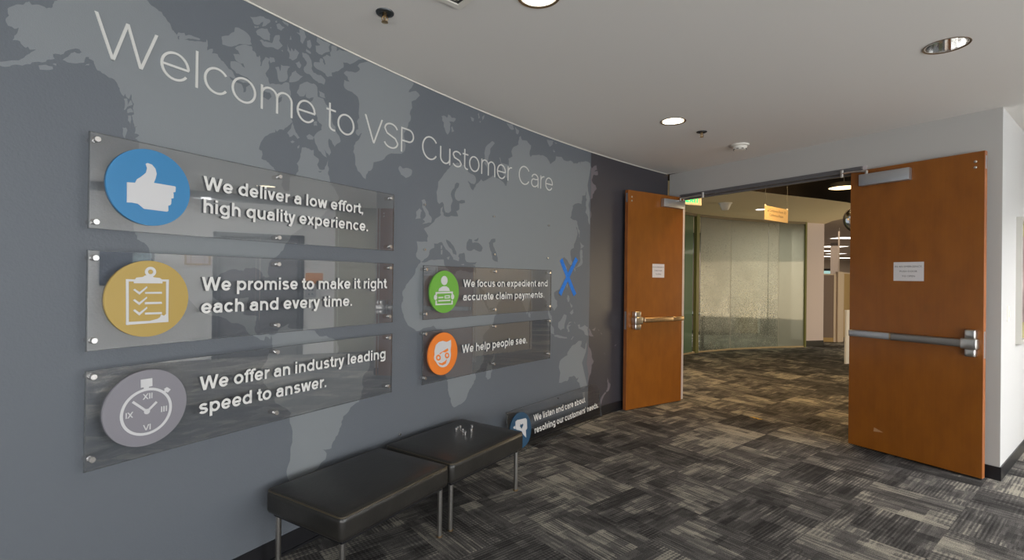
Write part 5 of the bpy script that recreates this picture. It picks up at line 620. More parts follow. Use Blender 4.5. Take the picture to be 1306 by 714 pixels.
# the side of the lobby that the acrylic reflects
mb = MB(); FX = lambda y, z, d: Vector((6.0 + d, y, z))
mb.box((.7, 0, 0), (2.30, H, .12), FX); mb.box((2.30, 2.15, 0), (3.22, H, .12), FX); mb.box((3.22, 0, 0), (3.60, H, .12), FX); mb.box((-3.6, 2.45, 0), (.7, H, .12), FX); mb.box((-3.6, 0, 0), (.7, .12, .12), FX)
mb.box((3.60, 0, 0), (5.6, H, .12), FX, 1)
tag(mb.build('wall_side', [M_rwall, mat('wall_paint_olive', (.34, .33, .26), .8)]), 'white lift lobby wall opposite the mural', 'wall', kind='structure')
mb = MB(); FB = lambda x, z, d: Vector((x, -3.5 - d, z))
mb.box((-3.9, 0, 0), (6.1, .1, .1), FB); mb.box((-3.9, 2.55, 0), (6.1, H, .1), FB)
for x in (-3.9, -2.3, -.7, .9, 2.5, 4.1, 5.9): mb.box((x, .1, 0), (x + .07, 2.55, .1), FB)
tag(mb.build('window_1', M_alu), 'glazed lobby front behind the viewpoint with grey mullions', 'window', kind='structure')
mb = MB()
for y in (-3.5, -2.1, -.7, .65): mb.box((y, .12, .02), (y + .06, 2.45, .10), FX)
tag(mb.build('window_2', M_alu), 'side windows with grey mullions beside the lift lobby', 'window', kind='structure')
ww = thing('added_wall_washer', (5.5, 2.2, H), 'added linear ceiling lamp brightening the white lift lobby wall', 'light')  # unseen lamp, added so this wall shows brighter in the acrylic
mb = MB(); mb.box((5.44, .9, H - .05), (5.56, 3.5, H)); mb.box((5.42, .9, H - .13), (5.44, 3.5, H)); mb.build('lamp_housing', M_alu, ww); mb = MB(); mb.box((5.46, .95, H - .054), (5.54, 3.45, H - .049)); mb.build('lamp_diffuser', M_trof, ww)
area('added_wall_wash', (5.5, 2.2, H - .06), (6.0, 2.2, 1.5), .07, 2.5, 290, (1.0, .98, .96))  # light of the added lamp, strengthening the sign reflections
M_lift = mat('lift_bronze_grey', (.10, .10, .105), .45, .3)
el = thing('elevator_door', (6.03, 2.76, 0), 'grey metal lift door in white wall opposite the mural', 'elevator')
mb = MB(); mb.box((2.33, 0, .05), (2.755, 2.12, .07), FX); mb.build('door_panel', M_lift, el)
mb = MB(); mb.box((2.765, 0, .05), (3.19, 2.12, .07), FX); mb.build('door_panel', M_lift, el)
mb = MB(); mb.box((2.28, 0, -.012), (2.34, 2.18, .1), FX); mb.box((3.18, 0, -.012), (3.24, 2.18, .1), FX); mb.box((2.28, 2.12, -.012), (3.24, 2.18, .1), FX); mb.build('door_surround', M_dark, el)
cp = thing('call_station', (5.99, 3.34, 1.1), 'grey lift call panel with two buttons on white wall', 'call panel')
mb = MB(); mb.box((3.27, 1.05, -.012), (3.39, 1.24, 0), FX); mb.build('face_plate', M_alu, cp)
for z in (1.11, 1.18): mb = MB(); mb.lathe([(.014, 0), (.014, .01), (.010, .012)], (5.988, 3.33, z), (-1, 0, 0), 16); mb.build('call_button', M_dark, cp)
mb = MB(); mb.box((3.27, 1.30, -.006), (3.45, 1.50, 0), FX); tag(mb.build('wall_sign', mat('orange_sign', (.50, .20, .06), .6)), 'orange stair sign above the lift call panel', 'sign')
pf = thing('framed_certificate', (5.99, 2.1, 1.62), 'small tan framed certificate on white lift lobby wall', 'picture')
mb = MB(); mb.box((2.0, 1.6, -.02), (2.25, 1.63, 0), FX); mb.box((2.0, 1.87, -.02), (2.25, 1.90, 0), FX); mb.box((2.0, 1.63, -.02), (2.03, 1.87, 0), FX); mb.box((2.22, 1.63, -.02), (2.25, 1.87, 0), FX); mb.build('frame', mat('tan_frame', (.36, .22, .12), .5), pf)
mb = MB(); mb.box((2.03, 1.63, -.008), (2.22, 1.87, 0), FX); mb.build('print', M_paper, pf)
ps = thing('wall_poster', (5.99, 1.5, 1.6), 'dark blue poster on white lift lobby wall', 'poster')
mb = MB(); mb.box((1.22, 1.25, -.015), (1.72, 2.0, 0), FX); mb.build('board', mat('poster_blue', (.035, .045, .065), .3), ps)
mb = MB(); mb.box((1.5, 1.55, -.018), (1.68, 1.95, -.014), FX); mb.build('picture_area', mat('poster_picture', (.30, .38, .42), .4, var=.5, scale=9), ps)
# ------------------------------------------------------------------ world map on the wall
def curved(polys, off, mi, mb, step=.09):
    for poly in polys:
        bm = bmesh.new(); vs = [bm.verts.new((a, b, 0)) for a, b in poly]
        for t in tessellate_polygon([[Vector((a, b, 0)) for a, b in poly]]):
            try: bm.faces.new([vs[i] for i in t])
            except ValueError: pass
        xs = [a for a, b in poly]; k = math.ceil(min(xs) / step)
        while k * step < max(xs):
            bmesh.ops.bisect_plane(bm, geom=bm.verts[:] + bm.edges[:] + bm.faces[:], plane_co=(k * step, 0, 0), plane_no=(1, 0, 0)); k += 1
        bmesh.ops.recalc_face_normals(bm, faces=bm.faces)
        bm.verts.index_update()
        fs = []
        for f in bm.faces:
            q = [v.index for v in f.verts]
            if f.normal.z < 0: q.reverse()
            fs.append(tuple(q))
        mb.add([W(v.co.x, v.co.y, off) for v in bm.verts], fs, mi); bm.free()
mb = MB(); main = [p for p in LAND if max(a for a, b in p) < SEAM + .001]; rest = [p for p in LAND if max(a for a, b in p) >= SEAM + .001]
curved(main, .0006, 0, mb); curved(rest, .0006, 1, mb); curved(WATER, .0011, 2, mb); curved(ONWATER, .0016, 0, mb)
tag(mb.build('world_map_mural', [M_land, M_land2, M_ocean], recalc=False), 'pale grey world map silhouette covering the blue grey curved wall', 'mural')
# ------------------------------------------------------------------ welcome lettering
wt = thing('welcome_lettering', W(8.7, 2.27), 'large thin white greeting letters along top of the curved wall', 'lettering')
for txt, a, b in (('Welcome', 6.977, 7.973), ('to', 8.043, 8.239), ('VSP', 8.316, 8.727), ('Customer', 8.809, 9.840), ('Care', 9.928, 10.429)):
    wd = bpy.data.objects.new('word', None); C.objects.link(wd); wd.parent = wt; ORG[wd.name] = ORG[wt.name]
    put_text(None, txt, .060, a, b, 2.272, .162, 0.0, .0045, lambda s, z, d: W(s, z, d), per=lambda ch, m, wd=wd: m.v and m.build('letter', M_letter, wd))
# ------------------------------------------------------------------ acrylic sign panels
CAPD = .052
def standoff(mb, x, y, fn, d0=0.0, d1=.058, r=.0118):
    def ring(rr, d, n=18): return [fn(x + rr * math.cos(2 * math.pi * k / n), y + rr * math.sin(2 * math.pi * k / n), d) for k in range(n)]
    prof = [(r, d0), (r, d1 - .003), (r * .82, d1)]; vs = []; fs = []; n = 18
    for rr, d in prof: vs += ring(rr, d)
    for i in range(len(prof) - 1):
        for k in range(n): fs.append((i * n + k, i * n + (k + 1) % n, (i + 1) * n + (k + 1) % n, (i + 1) * n + k))
    fs.append(tuple(range(2 * n, 3 * n))); fs.append(tuple(range(n - 1, -1, -1)))
    mb.add(vs, fs)
def panel(fn, base, wd, ht, hole_y, disc_c, disc_r, disc_mat, icon, lines, label, so_d0=0.0, holes=True, extra=()):
    root = thing('acrylic_sign', base, label, 'sign', 'acrylic value signs')
    mb = MB(); mb.box((0, 0, .036), (wd, ht, .045), lambda a, b, d: fn(a, b, d), 0, 26); mb.build('acrylic_sheet', M_acr if holes else M_acr_thin, root)
    mb = MB(); t = .0022
    for q0, q1, nx in (((-.0005, -.0005), (wd + .0005, t), 26), ((-.0005, ht - t), (wd + .0005, ht + .0005), 26), ((-.0005, 0), (t, ht), 1), ((wd - t, 0), (wd + .0005, ht), 1)):
        mb.box((q0[0], q0[1], .0358), (q1[0], q1[1], .0452), fn, 0, nx)
    mb.build('polished_edge', M_acre, root)
    mb = MB(); mb.prism([(disc_c[0] + disc_r * math.cos(2 * math.pi * k / 56), disc_c[1] + disc_r * math.sin(2 * math.pi * k / 56)) for k in range(56)], .045, .054, fn)
    dm = mb.build('icon_disc', disc_mat, root)
    mb = MB()
    for poly in icon.get('white', []): mb.prism(poly, .053, .0575, fn)
    for f in icon.get('draw', []): f(mb, fn)
    mb.build('icon_symbol', M_icon, dm)
    if icon.get('cut'):
        mb = MB()
        for poly in icon['cut']: mb.prism(poly, .0575, .0582, fn)
        mb.build('symbol_inset', disc_mat, dm)
    if icon.get('ontop'):
        for poly in icon['ontop']: mb = MB(); mb.prism(poly, .0582, .0588, fn); mb.build('symbol_dot', M_icon, dm)
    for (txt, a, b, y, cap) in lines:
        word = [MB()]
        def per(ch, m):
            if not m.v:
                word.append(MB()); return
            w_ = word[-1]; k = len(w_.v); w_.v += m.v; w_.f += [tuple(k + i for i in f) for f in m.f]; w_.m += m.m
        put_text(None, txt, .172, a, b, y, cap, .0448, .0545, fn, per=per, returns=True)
        for w_ in word: w_.build('word', [M_signletter, M_sideshade], root)
    if holes:
        for x in (.02, .781, 1.541):
            for y in hole_y:
                mb = MB(); standoff(mb, x, y, fn, so_d0); mb.build('standoff', M_cap, root, smooth=True)
    else:
        for x in (.02, .781, 1.541):
            for y in hole_y:
                mb = MB(); standoff(mb, x, y, fn, .034, .0468, .006); mb.build('mounting_hole', M_acre, root, smooth=True)
    return root
def wf(s0, z0): return lambda a, b, d: W(s0 + a, z0 + b, d)
D = {k: mat(k + '_disc', c, .45) for k, c in dict(blue=(.022, .185, .40), ochre=(.40, .275, .062), grey=(.205, .198, .225), green=(.12, .36, .035), orange=(.76, .19, .018), navy=(.010, .060, .125)).items()}
def ringdraw(cx, cy, r, w):
    def f(mb, fn):
        for q in ribbon(arc(cx, cy, r, r, 0, 360, 48)[:-1], w, True):
            mb.add([fn(a, b, .0575) for a, b in q] + [fn(a, b, .053) for a, b in q], [(0, 1, 2, 3), (7, 6, 5, 4), (4, 5, 1, 0), (5, 6, 2, 1), (6, 7, 3, 2), (7, 4, 0, 3)])
    return f
def txtdraw(t, a, b, y, cap, w=.13): return lambda mb, fn: put_text(mb, t, w, a, b, y, cap, .053, .0575, fn)
def linedraw(p, w):
    def f(mb, fn):
        for q in ribbon(p, w): mb.add([fn(a, b, .0575) for a, b in q] + [fn(a, b, .053) for a, b in q], [(0, 1, 2, 3), (7, 6, 5, 4), (4, 5, 1, 0), (5, 6, 2, 1), (6, 7, 3, 2), (7, 4, 0, 3)])
    return f
def circ(cx, cy, r, n=20): return [(cx + r * math.cos(2 * math.pi * k / n), cy + r * math.sin(2 * math.pi * k / n)) for k in range(n)]
panel(wf(6.952, 1.613), W(7.74, 1.613), 1.574, .357, (.025, .331), (.2, .181), .152, D['blue'], dict(white=IC_p1),
      [('We deliver a low effort,', .407, 1.318, .206, .061), ('high quality experience.', .409, 1.356, .106, .061)], 'clear wall sign with white thumb on blue disc, topmost at the near end')
panel(wf(6.952, 1.160), W(7.74, 1.160), 1.574, .373, (.039, .345), (.2, .189), .152, D['ochre'], dict(white=IC_p2, draw=[ringdraw(.2035, .2965, .0148, .0105)]),
      [('We promise to make it right', .407, 1.510, .217, .061), ('each and every time.', .406, 1.246, .118, .061)], 'clear wall sign with white clipboard checklist on mustard yellow disc')
panel(wf(6.952, .717), W(7.74, .717), 1.574, .371, (.043, .348), (.2, .196), .151, D['grey'],
      dict(white=IC_p3 + [circ(.199, .181, .0105)], draw=[ringdraw(.1985, .181, .0885, .0098), linedraw([(.199, .181), (.148, .230)], .0085), linedraw([(.199, .181), (.234, .2125)], .0085),
           txtdraw('XII', .183, .2175, .231, .022), txtdraw('III', .251, .273, .167, .022), txtdraw('VI', .186, .213, .107, .022), txtdraw('IX', .125, .150, .169, .022)]),
      [('We offer an industry leading', .404, 1.509, .224, .061), ('speed to answer.', .403, 1.077, .121, .062)], 'clear wall sign with white stopwatch on grey disc, lowest at near end')
panel(wf(8.799, 1.158), W(9.58, 1.158), 1.571, .371, (.040, .345), (.2, .189), .150, D['green'], dict(white=IC_p4),
      [('We focus on expedient and', .397, 1.500, .221, .057), ('accurate claim payments.', .397, 1.450, .120, .057)], 'clear wall sign with white figure and cheque on green disc')
panel(wf(8.799, .715), W(9.58, .715), 1.567, .361, (.044, .347), (.194, .193), .150, D['orange'], dict(white=IC_p5, cut=IC_p5x + IC_p5r, ontop=IC_p5w),
      [('We help people see.', .392, 1.210, .173, .062)], 'clear wall sign with white bespectacled face on orange disc')
# the sign taken down and stood on the floor against the wall
_o = Vector((P6['o'][0], P6['o'][1], .002)); _uu = Vector((*P6['u'], 0)); _nn = Vector((*P6['n'], 0)); _ln = P6['lean']
_vv = Vector((-_nn.x * math.sin(_ln), -_nn.y * math.sin(_ln), math.cos(_ln))); _dd = Vector((_nn.x * math.cos(_ln), _nn.y * math.cos(_ln), math.sin(_ln)))
def p6f(a, b, d): return _o + _uu * a + _vv * b + _dd * (d - .036)
panel(p6f, _o + _uu * .78, 1.572, .356, (.026, .330), (.160, .178), .146, D['navy'], dict(white=IC_p6, cut=IC_p6x),
      [('We listen and care about', .352, 1.243, .207, .056), ("resolving our customers' needs.", .352, 1.504, .106, .056)], 'clear sign with navy speech bubble disc standing on carpet behind the bench', holes=False)
# ------------------------------------------------------------------ left-over mounts of the removed sign, tape cross, caps
for (s, z, lab) in ((8.836, 1.950, 'tiny steel wall mount on the map of Britain'), (9.599, 1.950, 'small steel wall mount near map centre, upper row middle'), (10.367, 1.945, 'small steel wall mount, upper row end below last greeting letters'),
                    (8.842, 1.640, 'tiny steel wall mount above corner of green disc sign'), (9.613, 1.642, 'small steel wall mount by the Caspian shape above green sign'), (10.356, 1.640, 'small steel wall mount above far corner of the green sign'), (8.635, .415, 'single steel wall mount low down just above the black benches')):
    mb = MB(); standoff(mb, 0, 0, wf(s, z), 0, .016, .0085); tag(mb.build('wall_mount', M_cap, smooth=True), lab, 'wall mount', 'bare wall mounts of removed sign')
tp = thing('tape_cross', W(10.7, 1.46), 'bright blue masking tape cross on wall beside green sign', 'tape')
for (a, b, c, d, e) in ((10.575, 1.637, 10.812, 1.292, .0022), (10.832, 1.655, 10.562, 1.300, .0028)):
    L = math.hypot(c - a, d - b); nx, ny = -(d - b) / L * .024, (c - a) / L * .024; mb = MB(); n = 8; vs = []; fs = []
    for i in range(n + 1):
        s, z = a + (c - a) * i / n, b + (d - b) * i / n; lift = .004 if i in (0, n) else 0
        vs += [W(s + nx, z + ny, e + lift), W(s - nx, z - ny, e + lift * .4)]
    for i in range(n): fs.append((2 * i, 2 * i + 1, 2 * i + 3, 2 * i + 2))
    mb.add(vs, fs); q = len(mb.v); mb.add([v + (W(a, b, 1) - W(a, b, 0)) * .0005 for v in vs], [tuple(reversed(f)) for f in fs]); mb.build('tape_strip', M_tape, tp)
# ------------------------------------------------------------------ benches
def bench(org, ang, label):
    dx = Vector((math.cos(ang), math.sin(ang), 0)); dy = Vector((-math.sin(ang), math.cos(ang), 0)); o = Vector(org)
    root = thing('bench', o + dx * .37 + dy * .27, label, 'bench', 'black leather bench seats')
    L, Wd = .745, .555
    fn = lambda x, y, z: o + dx * x + dy * y + Vector((0, 0, z))
    mb = MB(); rounded_box(mb, L, Wd, .122, .028, lambda x, y, z: fn(x, y, z + .283), 5, .007); cs = mb.build('seat_cushion', M_leather, root, smooth=True, angle=60)
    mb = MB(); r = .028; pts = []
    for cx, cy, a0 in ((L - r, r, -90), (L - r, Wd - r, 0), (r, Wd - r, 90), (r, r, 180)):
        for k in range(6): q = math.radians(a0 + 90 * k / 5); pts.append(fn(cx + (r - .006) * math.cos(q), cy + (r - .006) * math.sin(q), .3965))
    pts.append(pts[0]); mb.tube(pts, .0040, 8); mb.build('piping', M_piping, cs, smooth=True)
    mb = MB(); mb.box((.03, .03, .268), (L - .03, Wd - .03, .2835), fn); mb.build('seat_frame', M_black, root)
    for x in (.045, L - .028):
        for y in (.045, Wd - .045):
            mb = MB(); mb.lathe([(.0135, .012), (.0135, .275)], fn(x, y, 0), n=20); lg = mb.build('leg', M_steel, root, smooth=True)
            mb = MB(); mb.lathe([(.013, 0), (.016, .003), (.016, .010), (.0135, .012)], fn(x, y, 0), n=20); mb.build('foot_glide', M_bronze, lg, smooth=True)
    return root
bench((-.722, 2.168, 0), math.radians(58.5), 'black leather bench seat on steel legs, closer to the viewpoint')
bench((-.322, 2.812, 0), math.radians(55.8), 'black leather bench seat with loose steel caps lying on it')
CAPS = [(-.364, 3.392, 'loose steel cap at outer end of the little cluster on bench'), (-.356, 3.423, 'loose steel cap second from the outer end on bench'), (-.342, 3.446, 'loose steel cap standing closest to wall in the cluster'), (-.318, 3.372, 'loose steel cap in the middle of the cluster on bench'),
        (-.336, 3.376, 'loose steel cap lying tilted at centre of cluster'), (-.297, 3.318, 'loose steel cap standing nearest the bench front edge'), (-.262, 3.462, 'loose steel cap set apart at far end of bench cluster'), (-.262, 3.385, 'loose steel cap set apart toward the bench front')]
for i, (x, y, lab) in enumerate(CAPS):
    z0 = .4095 ; r = .0088
    if i == 4: mb = MB(); mb.lathe([(.005, 0), (.005, .013), (r, .014), (r, .025)], (x, y, z0 + r), (.7, .7, 0.0), 14)
    else: mb = MB(); mb.lathe([(.005, 0), (.005, .010), (r, .012), (r, .022), (r * .8, .024)], (x, y, z0), n=14)
    tag(mb.build('standoff_cap', M_cap, smooth=True), lab, 'standoff cap', 'loose standoff caps on bench')
# ------------------------------------------------------------------ doors
def door(idx, hinge, free, label, knob_label, bar, cover_x, closer, paper, arm_to, plabel, barmat):
    h = Vector((*hinge, 0)); u = Vector((free[0] - hinge[0], free[1] - hinge[1], 0)).normalized(); n = Vector((-u.y, u.x, 0))
    if n.dot(-h) < 0: n = -n
    fn = lambda a, d, z: h + u * a + n * d + Vector((0, 0, z))           # d toward the viewer side of the leaf
    f2 = lambda a, z, d: fn(a, d, z)
    root = thing('door_%d' % idx, h + Vector((0, 0, .01)), label, 'door', kind='structure'); wdt = .914
    mb = MB(); mb.box((0, -.045, .012), (wdt, 0, 2.443), fn); leaf = mb.build('door_leaf', M_wood, root)
    mb = MB(); mb.box((wdt - .0005, -.0455, .0115), (wdt + .0025, .0004, 2.4435), fn); mb.build('edge_band', M_woodedge, leaf)
    mb = MB(); mb.box((wdt + .0022, -.036, .90), (wdt + .0035, -.010, 1.10), fn); mb.box((wdt + .0022, -.036, 2.31), (wdt + .0035, -.010, 2.41), fn); mb.build('strike_plate', M_alu, leaf)
    for z in (2.370, 2.327): mb = MB(); mb.lathe([(.0105, 0), (.0105, .003), (.006, .007)], fn(.862, 0, z), n, 14); mb.build('through_bolt', M_steel, leaf, smooth=True)
    for z in (.28, 1.25, 2.2): mb = MB(); mb.lathe([(.011, -.05), (.011, .05)], fn(-.008, -.047, z), n=14); mb.build('hinge', M_steel, root, smooth=True)
    # exit device
    xb0, xb1, zb0, zb1, xh0, xh1, zh0, zh1 = bar; zc = (zb0 + zb1) / 2
    mb = MB(); rounded_box(mb, xb1 - cover_x, (zb1 - zb0), .050, .010, lambda x, y, z: f2(cover_x + x, zb0 + y, z + .012), 3); pb = mb.build('push_bar', barmat[0], root, smooth=True)
    mb = MB(); rounded_box(mb, cover_x - xb0 - .004, (zb1 - zb0) * .96, .044, .008, lambda x, y, z: f2(xb0 + x, zb0 + y + .001, z + .008), 3); mb.build('mechanism_cover', barmat[1], pb, smooth=True)
    mb = MB(); rounded_box(mb, .022, (zb1 - zb0) * 1.02, .047, .004, lambda x, y, z: f2(cover_x - .012 + x, zb0 - .0005 + y, z + .006), 2); mb.build('joint_collar', M_bronze, pb, smooth=True)
    mb = MB(); mb.box((xb0 + .01, zb0 + .006, 0), (xb1 + .02, zb1 - .006, .016), f2); mb.build('mounting_rail', M_alu, pb)
    mb = MB(); rounded_box(mb, xh1 - xh0, zc - .036 - zh0, .058, .010, lambda x, y, z: f2(xh0 + x, zh0 + y, z), 3); rounded_box(mb, xh1 - xh0, zh1 - zc - .036, .058, .010, lambda x, y, z: f2(xh0 + x, zc + .036 + y, z), 3)
    rounded_box(mb, xh1 - xh0 + .03, .078, .070, .008, lambda x, y, z: f2(xh0 - .02 + x, zc - .039 + y, z), 3); mb.build('latch_head', M_steel, root, smooth=True)
    # closer
    a0, a1, z0, z1 = closer
    mb = MB(); rounded_box(mb, a1 - a0, z1 - z0, .055, .005, lambda x, y, z: f2(a0 + x, z0 + y, z), 2); cl = mb.build('door_closer', M_alu, root, smooth=True)
    e = fn(a0 + .055, .035, z1); q = arm_to
    mb = MB(); mb.lathe([(.012, -.002), (.012, .030)], e, n=14); k1 = e + Vector((0, 0, .026)); mid = (k1 + q) / 2 + n * .02; mb.tube([k1, mid, q], .0085, 8); mb.lathe([(.016, -.035), (.016, .030)], q, n=14); mb.build('closer_arm', M_steel, cl, smooth=True)
    # paper notice
    px0, px1, pz0, pz1 = paper; flip = (u.cross(Vector((0, 0, 1))).dot(n) < 0)
    g = (lambda a, z, d: f2(px0 + px1 - a, z, d)) if flip else f2
    nt = thing('paper_notice', fn((px0 + px1) / 2, .001, pz0), plabel, 'notice', 'taped door notices')
    mb = MB(); mb.box((px0, pz0, .0006), (px1, pz1, .0014), f2); mb.build('paper_sheet', M_paper, nt)
    wd = px1 - px0; cap = (pz1 - pz0) * .092; 
    for k, line in enumerate(('IN AN EMERGENCY,', 'PUSH DOOR', 'TO OPEN')): mb = MB(); small_text(mb, [line], (px0 + px1) / 2, pz1 - (pz1 - pz0) * (.19 + .255 * k), cap, 0, .0017, g, squeeze=1.05); mb.build('printed_line', M_ink, nt)
    return root
door(1, (2.044, 6.018), (1.273, 5.526), 'orange brown wooden door leaf standing open by the dark curved wall', '', (.020, .70, .973, 1.027, .752, .842, .897, 1.100), .22, (.037, .395, 2.300, 2.394), (.3205, .521, 1.479, 1.636), DW(.258, .02, 2.446), 'small white paper notice on the door by the curved wall', (M_bronze, M_bronze))
door(2, (3.037, 4.506), (3.494, 3.712), 'large reddish brown wooden door leaf standing open beside white wall', '', (.016, .82, .975, 1.034, .822, .888, .908, 1.110), .341, (.088, .463, 2.298, 2.398), (.339, .5495, 1.470, 1.626), DW(1.728, .02, 2.446), 'larger white paper notice on the door beside the white wall', (mat('bar_dark', (.30, .28, .26), .35, .9), M_alu))
mb = MB(); q_ = [(0, 0), (.03, .012), (.045, .004), (.07, .016), (.09, .006), (.12, .018), (.115, .034), (.085, .022), (.065, .032), (.04, .02), (.02, .03)]
mb.prism(q_, .0005, .0015, lambda a, b, d: Vector((2.555 + .45 * a + 1.6 * b, 5.36 - .89 * a + .9 * b, d))); tag(mb.build('carpet_mark', mat('yellow_mark', (.55, .34, .03), .8)), 'small ragged yellow mark on carpet in the doorway', 'mark')
h2 = Vector((3.037, 4.506, 0)); u2 = Vector((.499, -.867, 0)); n2_ = Vector((-.867, -.499, 0))
mb = MB(); mb.prism([(.20, .170), (.275, .180), (.205, .205)], .0004, .0009, lambda a, b, d: h2 + u2 * a + n2_ * d + Vector((0, 0, b))); mb.build('scuff_mark', mat('bare_wood', (.42, .22, .10), .7), bpy.data.objects['door_2'])
# ------------------------------------------------------------------ ceiling fittings
def downlight(x, y, r, lit, label, power=15):
    root = thing('recessed_downlight', (x, y, H), label, 'light', 'recessed lobby downlights')
    mb = MB(); mb.lathe([(r - .006, .004), (r + .012, -.004), (r + .014, -.002), (r + .010, .001)], (x, y, H), n=40, cap0=False, cap1=False); mb.build('trim_ring', M_ring, root, smooth=True)
    mb = MB(); mb.lathe([(r - .003, .0), (r - .012, .05), (r - .03, .12), (.02, .14)], (x, y, H), n=20 if not lit else 40, cap0=False); mb.build('reflector', M_chrome, root, smooth=lit)
    if lit:
        mb = MB(); mb.lathe([(r - .007, .002), (r - .007, .006)], (x, y, H), n=40); mb.build('lamp_lens', M_rec, root)
        area('downlight_beam', (x, y, H + .004), (x, y, 0), r * 1.6, r * 1.6, power, WARM, 'DISK')
    else:
        mb = MB(); mb.lathe([(.03, .06), (.04, .10), (.02, .13)], (x, y, H), n=24); mb.build('lamp_bulb', mat('bulb_off', (.7, .7, .72), .3), root, smooth=True)
    return root
downlight(*DL[0], 'lit recessed ceiling lamp above the bench, cut by picture top'); downlight(*DL[1], 'lit recessed ceiling lamp near the curved wall and doorway', 32); downlight(*DL[2], 'unlit recessed ceiling lamp with mirrored reflector')
downlight(*DL[3], 'recessed ceiling lamp overhead just ahead of the viewpoint'); downlight(*DL[4], 'recessed ceiling lamp overhead close to curved wall')
downlight(*DL[5], 'added recessed ceiling lamp just before the lift door', 170); downlight(*DL[6], 'added recessed ceiling lamp by the blue lift lobby poster', 170)  # two unseen lamps added to brighten the lift lobby wall for its reflection
def sprinkler(x, y, label):
    root = thing('fire_sprinkler', (x, y, H), label, 'sprinkler', 'ceiling sprinklers')
    mb = MB(); mb.lathe([(.045, 0), (.043, -.006), (.030, -.009), (.026, -.003)], (x, y, H), n=28, cap1=True); mb.build('escutcheon', M_dark, root, smooth=True)
    mb = MB(); mb.lathe([(.010, 0), (.010, -.020), (.006, -.022), (.004, -.045)], (x, y, H), n=14); mb.build('sprinkler_body', M_brass, root, smooth=True)
    mb = MB()
    for sg in (-1, 1): mb.tube([(x + sg * .009, y, H - .018), (x + sg * .015, y, H - .032), (x + sg * .006, y, H - .047)], .0028, 6)
    mb.build('sprinkler_frame', M_brass, root); mb = MB(); mb.lathe([(.016, -.046), (.017, -.049), (.006, -.051)], (x, y, H), n=18); mb.build('deflector', M_brass, root)
sprinkler(-.652, 2.498, 'fire sprinkler in ceiling above the near end of greeting'); sprinkler(1.663, 4.432, 'fire sprinkler in ceiling between lit lamp and smoke detector')
def detector(x, y, z, r, label, cat):
    root = thing('smoke_detector', (x, y, z), label, cat)
    mb = MB(); mb.lathe([(r, 0), (r, -.014), (r * .86, -.018)], (x, y, z), n=32); mb.build('mounting_base', M_plastic, root, smooth=True, angle=30)
    mb = MB(); mb.lathe([(r * .80, -.017), (r * .70, -.045), (r * .62, -.052), (r * .3, -.056)], (x, y, z), n=32); hd = mb.build('sensor_head', M_plastic, root, smooth=True, angle=30)
    for k in range(8):
        mb = MB(); q = 2 * math.pi * k / 8; rr = r * .69; c = Vector((x + rr * math.cos(q), y + rr * math.sin(q), z - .043)); t = Vector((-math.sin(q), math.cos(q), 0)) * .010; o = Vector((math.cos(q), math.sin(q), 0)) * .004
        mb.add([c - t - o, c + t - o, c + t + o, c - t + o, c - t - o + Vector((0, 0, -.006)), c + t - o + Vector((0, 0, -.006)), c + t + o + Vector((0, 0, -.006)), c - t + o + Vector((0, 0, -.006))], [(0, 1, 2, 3), (4, 7, 6, 5), (0, 4, 5, 1), (1, 5, 6, 2), (2, 6, 7, 3), (3, 7, 4, 0)])
        mb.build('smoke_slot', M_black, hd)
detector(2.186, 4.838, H, .082, 'white smoke detector on lobby ceiling above the doorway', 'smoke detector')
vr = thing('ceiling_air_vent', (-.28, 2.05, H), 'square white air diffuser in ceiling, its corner at picture top', 'air vent')
e1 = Vector((-.764, -.645, 0)); e2 = Vector((.645, -.764, 0)); vc = Vector((-.273, 2.449, H))
vf = lambda a, b, d: vc + e1 * a + e2 * b + Vector((0, 0, -d))
mb = MB()
for q0, q1 in (((0, 0), (.6, .03)), ((0, .57), (.6, .6)), ((0, .03), (.03, .57)), ((.57, .03), (.6, .57))): mb.box((*q0, 0), (*q1, .008), vf)
mb.build('vent_frame', M_plastic, vr)
for k in range(4):
    a = .05 + .055 * k; b = .6 - a; mb = MB()
    for q0, q1 in (((a, a), (b, a + .012)), ((a, b - .012), (b, b)), ((a, a), (a + .012, b)), ((b - .012, a), (b, b))): mb.box((*q0, .002), (*q1, .007), vf)
    mb.build('vent_louvre', M_plastic, vr)
mb = MB(); mb.box((.03, .03, -.001), (.57, .57, .0015), vf); mb.build('vent_throat', M_black, vr)
# ------------------------------------------------------------------ on the white wall
fr = thing('picture_frame', RW(1.1, .97), 'pale framed picture with olive mat on bright white wall', 'picture')
f3 = lambda a, z, d: RW(.625 + a, z, d)
mb = MB(); FW, FZ0, FZ1 = .86, .965, 2.005
for q0, q1 in (((0, FZ0), (FW, FZ0 + .035)), ((0, FZ1 - .035), (FW, FZ1)), ((0, FZ0 + .035), (.035, FZ1 - .035)), ((FW - .035, FZ0 + .035), (FW, FZ1 - .035))): mb.box((*q0, 0), (*q1, .035), f3)
mb.build('frame', mat('frame_pale', (.50, .49, .45), .45), fr)
mb = MB(); mb.box((.035, FZ0 + .035, 0), (FW - .035, FZ1 - .035, .012), f3); mb.build('mat_board', mat('mat_olive', (.36, .32, .16), .8), fr)
mb = MB(); mb.box((.12, FZ0 + .17, .012), (FW - .12, FZ1 - .15, .015), f3); mb.build('picture_print', mat('muted_print', (.28, .20, .20), .5, var=.7, scale=4), fr)
sw = thing('light_switch', RW(.27, 1.17), 'small white wall control beside the corner of white wall', 'switch')
f4 = lambda a, z, d: RW(.235 + a, z, d)
mb = MB(); mb.box((0, 1.165, 0), (.07, 1.285, .006), f4); mb.build('switch_plate', M_plastic, sw); mb = MB(); mb.box((.023, 1.20, .006), (.047, 1.25, .014), f4); mb.build('rocker', M_plastic, sw)
